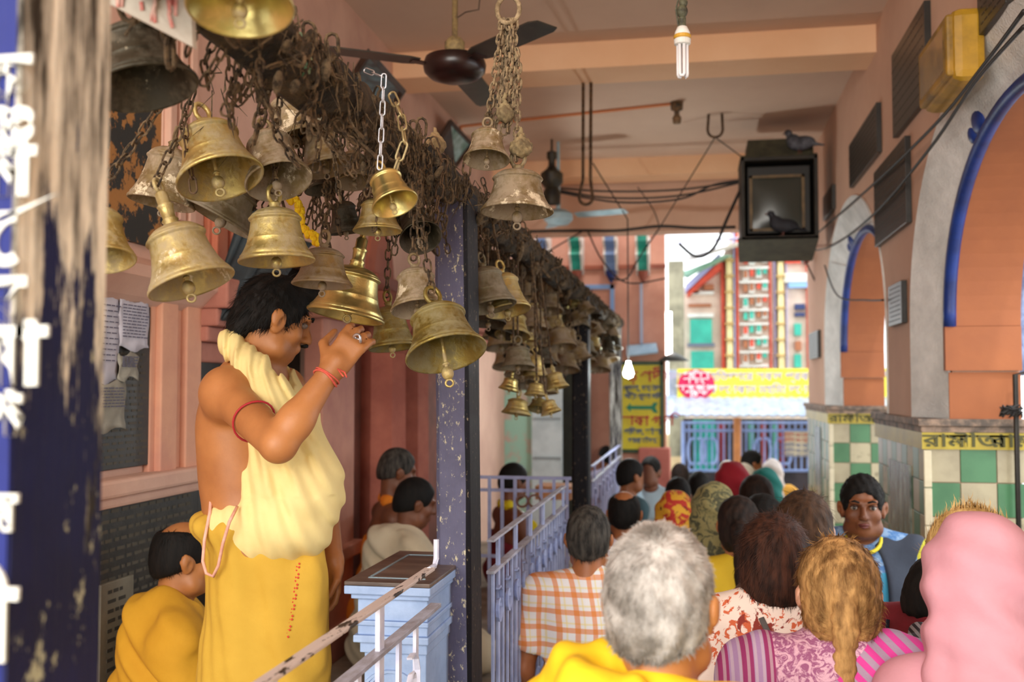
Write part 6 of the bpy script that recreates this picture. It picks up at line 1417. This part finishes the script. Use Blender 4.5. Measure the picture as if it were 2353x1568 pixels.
def g_scarf(s, torso, legs, arms, sh, c, lean):
    for sx in (-1, 1): s.cone((sx * .055, -.07 + lean, sh + .08), (sx * .09, .09 + lean * .7, sh - .06), .03, .035, .02); s.cone((sx * .09, .09 + lean * .7, sh - .06), (sx * .08, .12, sh - .3), .035, .03, .02)
    s.cone((-.055, -.07 + lean, sh + .08), (.055, -.07 + lean, sh + .08), .032, .032, .02); s.warp(fold(.003, 60, 50, 40, 3))
must = cloth('mustard_cloth', 'd8a428', 'c4901c'); orng = cloth('orange_cloth', 'e8861a', 'd07412')
seated(430, 1285, 3.15, 'seated balding man wrapped in mustard shawl, left of the standing priest', -58, h_black, skin_w, [('shawl', must, g_wrap), ('dhoti', must, g_legs)], hair='bald', res=.007, nod=4, strand=1500)
seated(915, 1085, 5.45, 'seated grey haired man with orange scarf and waist cloth, bare shoulders', -62, h_salt, skin_d, [('scarf', orng, g_scarf), ('waist_cloth', orng, g_waist), ('dhoti', orng, g_legs)], nod=14, lean=.08)
seated(956, 1158, 5.0, 'seated dark haired man in cream shawl in front of the orange clad man', -62, h_black, skin_d, [('shawl', cloth('cream_shawl', 'd8ccb0', 'c4b698'), g_wrap), ('dhoti', cloth('cream_dhoti', 'ccc0a4'), g_legs)], nod=14, lean=.06)
seated(1183, 1108, 6.9, 'seated black haired person with yellow scarf and dark red shirt, right of the violet post', -58, h_black, skin_d, [('shirt', M('maroon_shirt', '7a1c28', '681622', ns=5, rough=.8), g_waist), ('scarf', cloth('lime_scarf', 'dcc81c'), g_scarf)], nod=6)

# ---- the standing priest
J = P
pe = empty('person', (J(610, 1200, 2.72).x, J(610, 1200, 2.72).y, .58), 'standing man, bare shoulder, pale yellow drape, mustard dhoti, hand raised to a bell', 'person')
hc = J(633, 738, 2.72); hrm = Euler((R(-18), 0, R(-56))).to_matrix()
b = SDF(J(420, 1100, 2.4) * 0 + V3(-1.52, 2.2, .57), V3(-.72, 3.15, 2.36), .0052)
nb = J(588, 872, 2.72); rs = J(520, 905, 2.56); ls = J(655, 890, 2.9); elb = J(640, 1022, 2.36); wri = J(757, 858, 2.44)
head(b, hc, hrm, 1.0, .012)
b.cone(hc + hrm @ V3(0, -.03, -.04), nb, .058, .066, .03); b.cone(nb, rs, .06, .062, .04); b.cone(nb, ls, .06, .055, .04)
tr = Euler((0, 0, R(-100))).to_matrix()              # trunk turned to the right, a little to the camera
b.ell(J(568, 985, 2.72), (.165, .125, .20), .05, False, tr); b.ell(J(574, 1120, 2.72), (.15, .125, .17), .06, False, tr); b.ell(J(600, 1240, 2.72), (.16, .135, .15), .06, False, tr)
b.ell(rs, (.064, .064, .07), .03); b.cone(rs, elb, .056, .044, .03); b.cone(elb, elb.lerp(wri, .35), .041, .043, .02); b.cone(elb.lerp(wri, .3), wri, .043, .027, .02)
hd = (J(818, 775, 2.47) - wri).normalized()
hand(b, wri, hd, (-.1, .95, .0), 1.12, .6, -1)
le = J(740, 1080, 3.0); b.cone(ls, le, .05, .04, .03); lw_ = J(768, 1290, 2.9); b.cone(le, lw_, .04, .027, .02); hand(b, lw_, (0, 0, -1), (-.5, -.5, 0), 1, .4, 1)
for sx, dy in ((-1, -.06), (1, .06)):
    hp = V3(pe.location.x, pe.location.y + dy, 1.35); kn = V3(pe.location.x + .02, pe.location.y + dy * 1.3, 1.02); an_ = V3(pe.location.x, pe.location.y + dy * 1.4, .66)
    b.cone(hp, kn, .085, .06, .03); b.cone(kn, an_, .056, .04, .02); b.cone(an_ + V3(-.03, 0, -.04), an_ + V3(.13, -.02, -.045), .035, .032, .02)
bo = sdfobj('body', b, skin_w, pe, local=False)
h = SDF(hc - V3(.2, .2, .2), hc + V3(.2, .2, .2), .005); haircap(h, hc, hrm, 1.0, 'short')
h.ell(hc + hrm @ V3(0, -.085, -.03), (.062, .04, .06), .02, False, hrm); h.ell(hc + hrm @ V3(0, .07, .105), (.06, .045, .03), .03, False, hrm)
h.warp(lambda x, y, z: .002 * np.sin(x * 150 + 3 * np.sin(z * 60)) + .0015 * np.sin(y * 170 + z * 90))
sdfobj('hair', h, h_black, pe, local=False, extra=strands(6000, .03, .0015, radial(hc, hrm, 1.0, -.02, .1), 9, lift=.1))
hw = lambda *p: hc + hrm @ V3(*p)
G().tube([hw(.028, .092, -.044), hw(.01, .104, -.040), hw(-.01, .104, -.040), hw(-.028, .092, -.044)], [.003, .006, .006, .003], 6).build('moustache', h_black, pe, smooth=True)
for sx in (-1, 1):
    G().tube([hw(sx * .055, .076, .03), hw(sx * .035, .094, .036), hw(sx * .014, .098, .030)], [.002, .004, .003], 6).build('eyebrow', h_black, pe, smooth=True)
    G().ell(hw(sx * .034, .074, .009), (.0115, .0115, .009)).build('eye', M('eye_priest', '6a5a50', rough=.4, bump=0), pe, smooth=True)
# pale drape
dr = SDF(V3(-1.55, 2.2, 1.30), V3(-.70, 3.12, 2.16), .0055)
for a_, b_, r0, r1 in (((532, 790, 2.64), (575, 845, 2.60), .034, .044), ((575, 845, 2.60), (622, 915, 2.58), .044, .052), ((622, 915, 2.58), (660, 1010, 2.6), .052, .085), ((532, 790, 2.64), (585, 800, 2.78), .034, .03), ((620, 850, 2.86), (680, 960, 2.72), .05, .07), ((665, 950, 2.68), (690, 1100, 2.68), .068, .115), ((640, 1000, 2.62), (625, 1160, 2.64), .07, .085), ((690, 1100, 2.68), (670, 1190, 2.68), .115, .125), ((650, 1195, 2.66), (600, 1210, 2.66), .085, .085), ((600, 1215, 2.62), (520, 1200, 2.60), .07, .045), ((520, 1200, 2.60), (495, 1190, 2.66), .045, .035), ((655, 1210, 2.62), (590, 1235, 2.62), .075, .06), ((690, 1140, 2.62), (760, 1130, 2.72), .06, .04)):
    dr.cone(J(*a_), J(*b_), r0, r1, .03)
ap = J(525, 740, 2.64)
def fan(x, y, z):
    q = (x - ap.x + .25 * (y - ap.y)) / np.maximum(ap.z + .16 - z, .3)
    return (.0045 + .002 * (z < 1.9) - .003 * (z < 1.66)) * np.sin(q * 46 + 2.0 * np.sin(z * 9)) + .0035 * np.sin(q * 93 + 1 + z * 8) + .002 * np.sin(z * 60 + x * 30)
dr.warp(fan)
dro = sdfobj('drape', dr, M('pale_yellow_cloth', 'ecda9a', 'e2ca84', ns=4, lo=.3, hi=.7, rough=.85, bs=60, bump=.25, bd=.003, sss=.0), pe, local=False)
dh = SDF(V3(-1.60, 2.3, .585), V3(-.72, 3.15, 1.66), .007)
base_ = pe.location
dh.ell(J(600, 1250, 2.72), (.165, .15, .12), .05); dh.ell(J(545, 1215, 2.68), (.09, .12, .06), .04); dh.ell(J(560, 1200, 2.70), (.135, .15, .05), .04)
dh.cone(J(608, 1290, 2.72), V3(base_.x + .0, base_.y, 1.0), .148, .17, .04); dh.cone(V3(base_.x, base_.y, 1.0), V3(base_.x, base_.y, .66), .17, .2, .04)
dh.cone(J(560, 1330, 2.66), V3(base_.x - .06, base_.y - .05, .7), .09, .12, .05); dh.cone(J(680, 1330, 2.68), V3(base_.x + .07, base_.y - .03, .7), .09, .12, .05)
dh.plane((0, 0, .63), (0, 0, -1)); dh.warp(lambda x, y, z: .005 * np.sin((x + .5 * y) * 48 + 2.6 * np.sin(z * 6) + z * 9) + .002 * np.sin((x - y) * 110 + z * 24) + .002 * np.sin(z * 40 + x * 25))
dho = sdfobj('dhoti', dh, M('mustard_dhoti_cloth', 'cfa83c', 'be962e', ns=4, lo=.3, hi=.7, rough=.85, bs=60, bump=.25, bd=.003), pe, local=False)
from mathutils.bvhtree import BVHTree
def surf(o, px, py, off=.002):
    m = wmat(o); bv = BVHTree.FromPolygons([m @ v.co for v in o.data.vertices], [p.vertices[:] for p in o.data.polygons]); d = ray(px, py).normalized()
    hit = bv.ray_cast(CAMP, d); return (hit[0] - d * off, hit[1]) if hit[0] else (None, None)
m = wmat(dho); bvd = BVHTree.FromPolygons([m @ v.co for v in dho.data.vertices], [p.vertices[:] for p in dho.data.polygons])
g = G()
for i in range(22):
    py = 1296 + i * 8; px = 685 - i * .6 - (i * i) * .03; d = ray(px, py).normalized(); hit = bvd.ray_cast(CAMP, d)
    if hit[0]:
        for q in (-1, 1):
            if (i + (q > 0)) % 3: g.ell(hit[0] + V3(q * .0035, -.0005, 0), (.003, .0015, .0032), None, 6, 5)
g.build('embroidered_border', M('red_thread', 'c43c24', rough=.7, bump=0), pe)
def band(c0, ax, r, rr, name, mt, tails=()):
    ax = Vector(ax).normalized(); u = ax.orthogonal().normalized(); v_ = ax.cross(u)
    g = G(); g.tube([Vector(c0) + (u * math.cos(t) + v_ * math.sin(t)) * r + ax * .004 * math.sin(2 * t) for t in np.linspace(0, 2 * PI, 25)[:-1]], rr, 6, closed=True)
    g.tube([Vector(c0) + ax * .007 + (u * math.cos(t) + v_ * math.sin(t)) * r * 1.01 for t in np.linspace(0, 2 * PI, 25)[:-1]], rr * .8, 6, closed=True) if len(tails) else None
    for tl_ in tails: g.tube(tl_, rr * .8, 5)
    g.build(name, mt, pe, smooth=True)
coral = M('coral_thread', 'd8604c', 'c04a3c', ns=60, rough=.8)
wc = elb.lerp(wri, .93); band(wc, wri - elb, .0335, .0028, 'wrist_thread', coral, ([J(780, 850, 2.40), J(792, 856, 2.39), J(797, 868, 2.39)], [J(776, 848, 2.4), J(786, 862, 2.39), J(790, 866, 2.39)]))
band(rs.lerp(elb, .56), elb - rs, .0555, .0028, 'arm_band', M('red_cord', 'a82028', rough=.7))
ac = rs.lerp(elb, .56); 
u_ = (wri - elb).normalized(); band(wri + hd * .108 + V3(.012, -.01, .0), hd + V3(.1, .3, -.1), .0115, .0035, 'finger_ring', steel)
cord = M('pink_cord', 'e8b4a0', 'd89c88', ns=30, rough=.8)
G().tube([J(487, 1118, 2.62), J(482, 1180, 2.56), J(470, 1240, 2.54), J(466, 1290, 2.54), J(474, 1318, 2.54), J(490, 1325, 2.54), J(502, 1300, 2.53), J(512, 1250, 2.52), J(527, 1200, 2.50), J(545, 1165, 2.55)], .0045, 7).build('waist_thread', cord, pe, smooth=True)
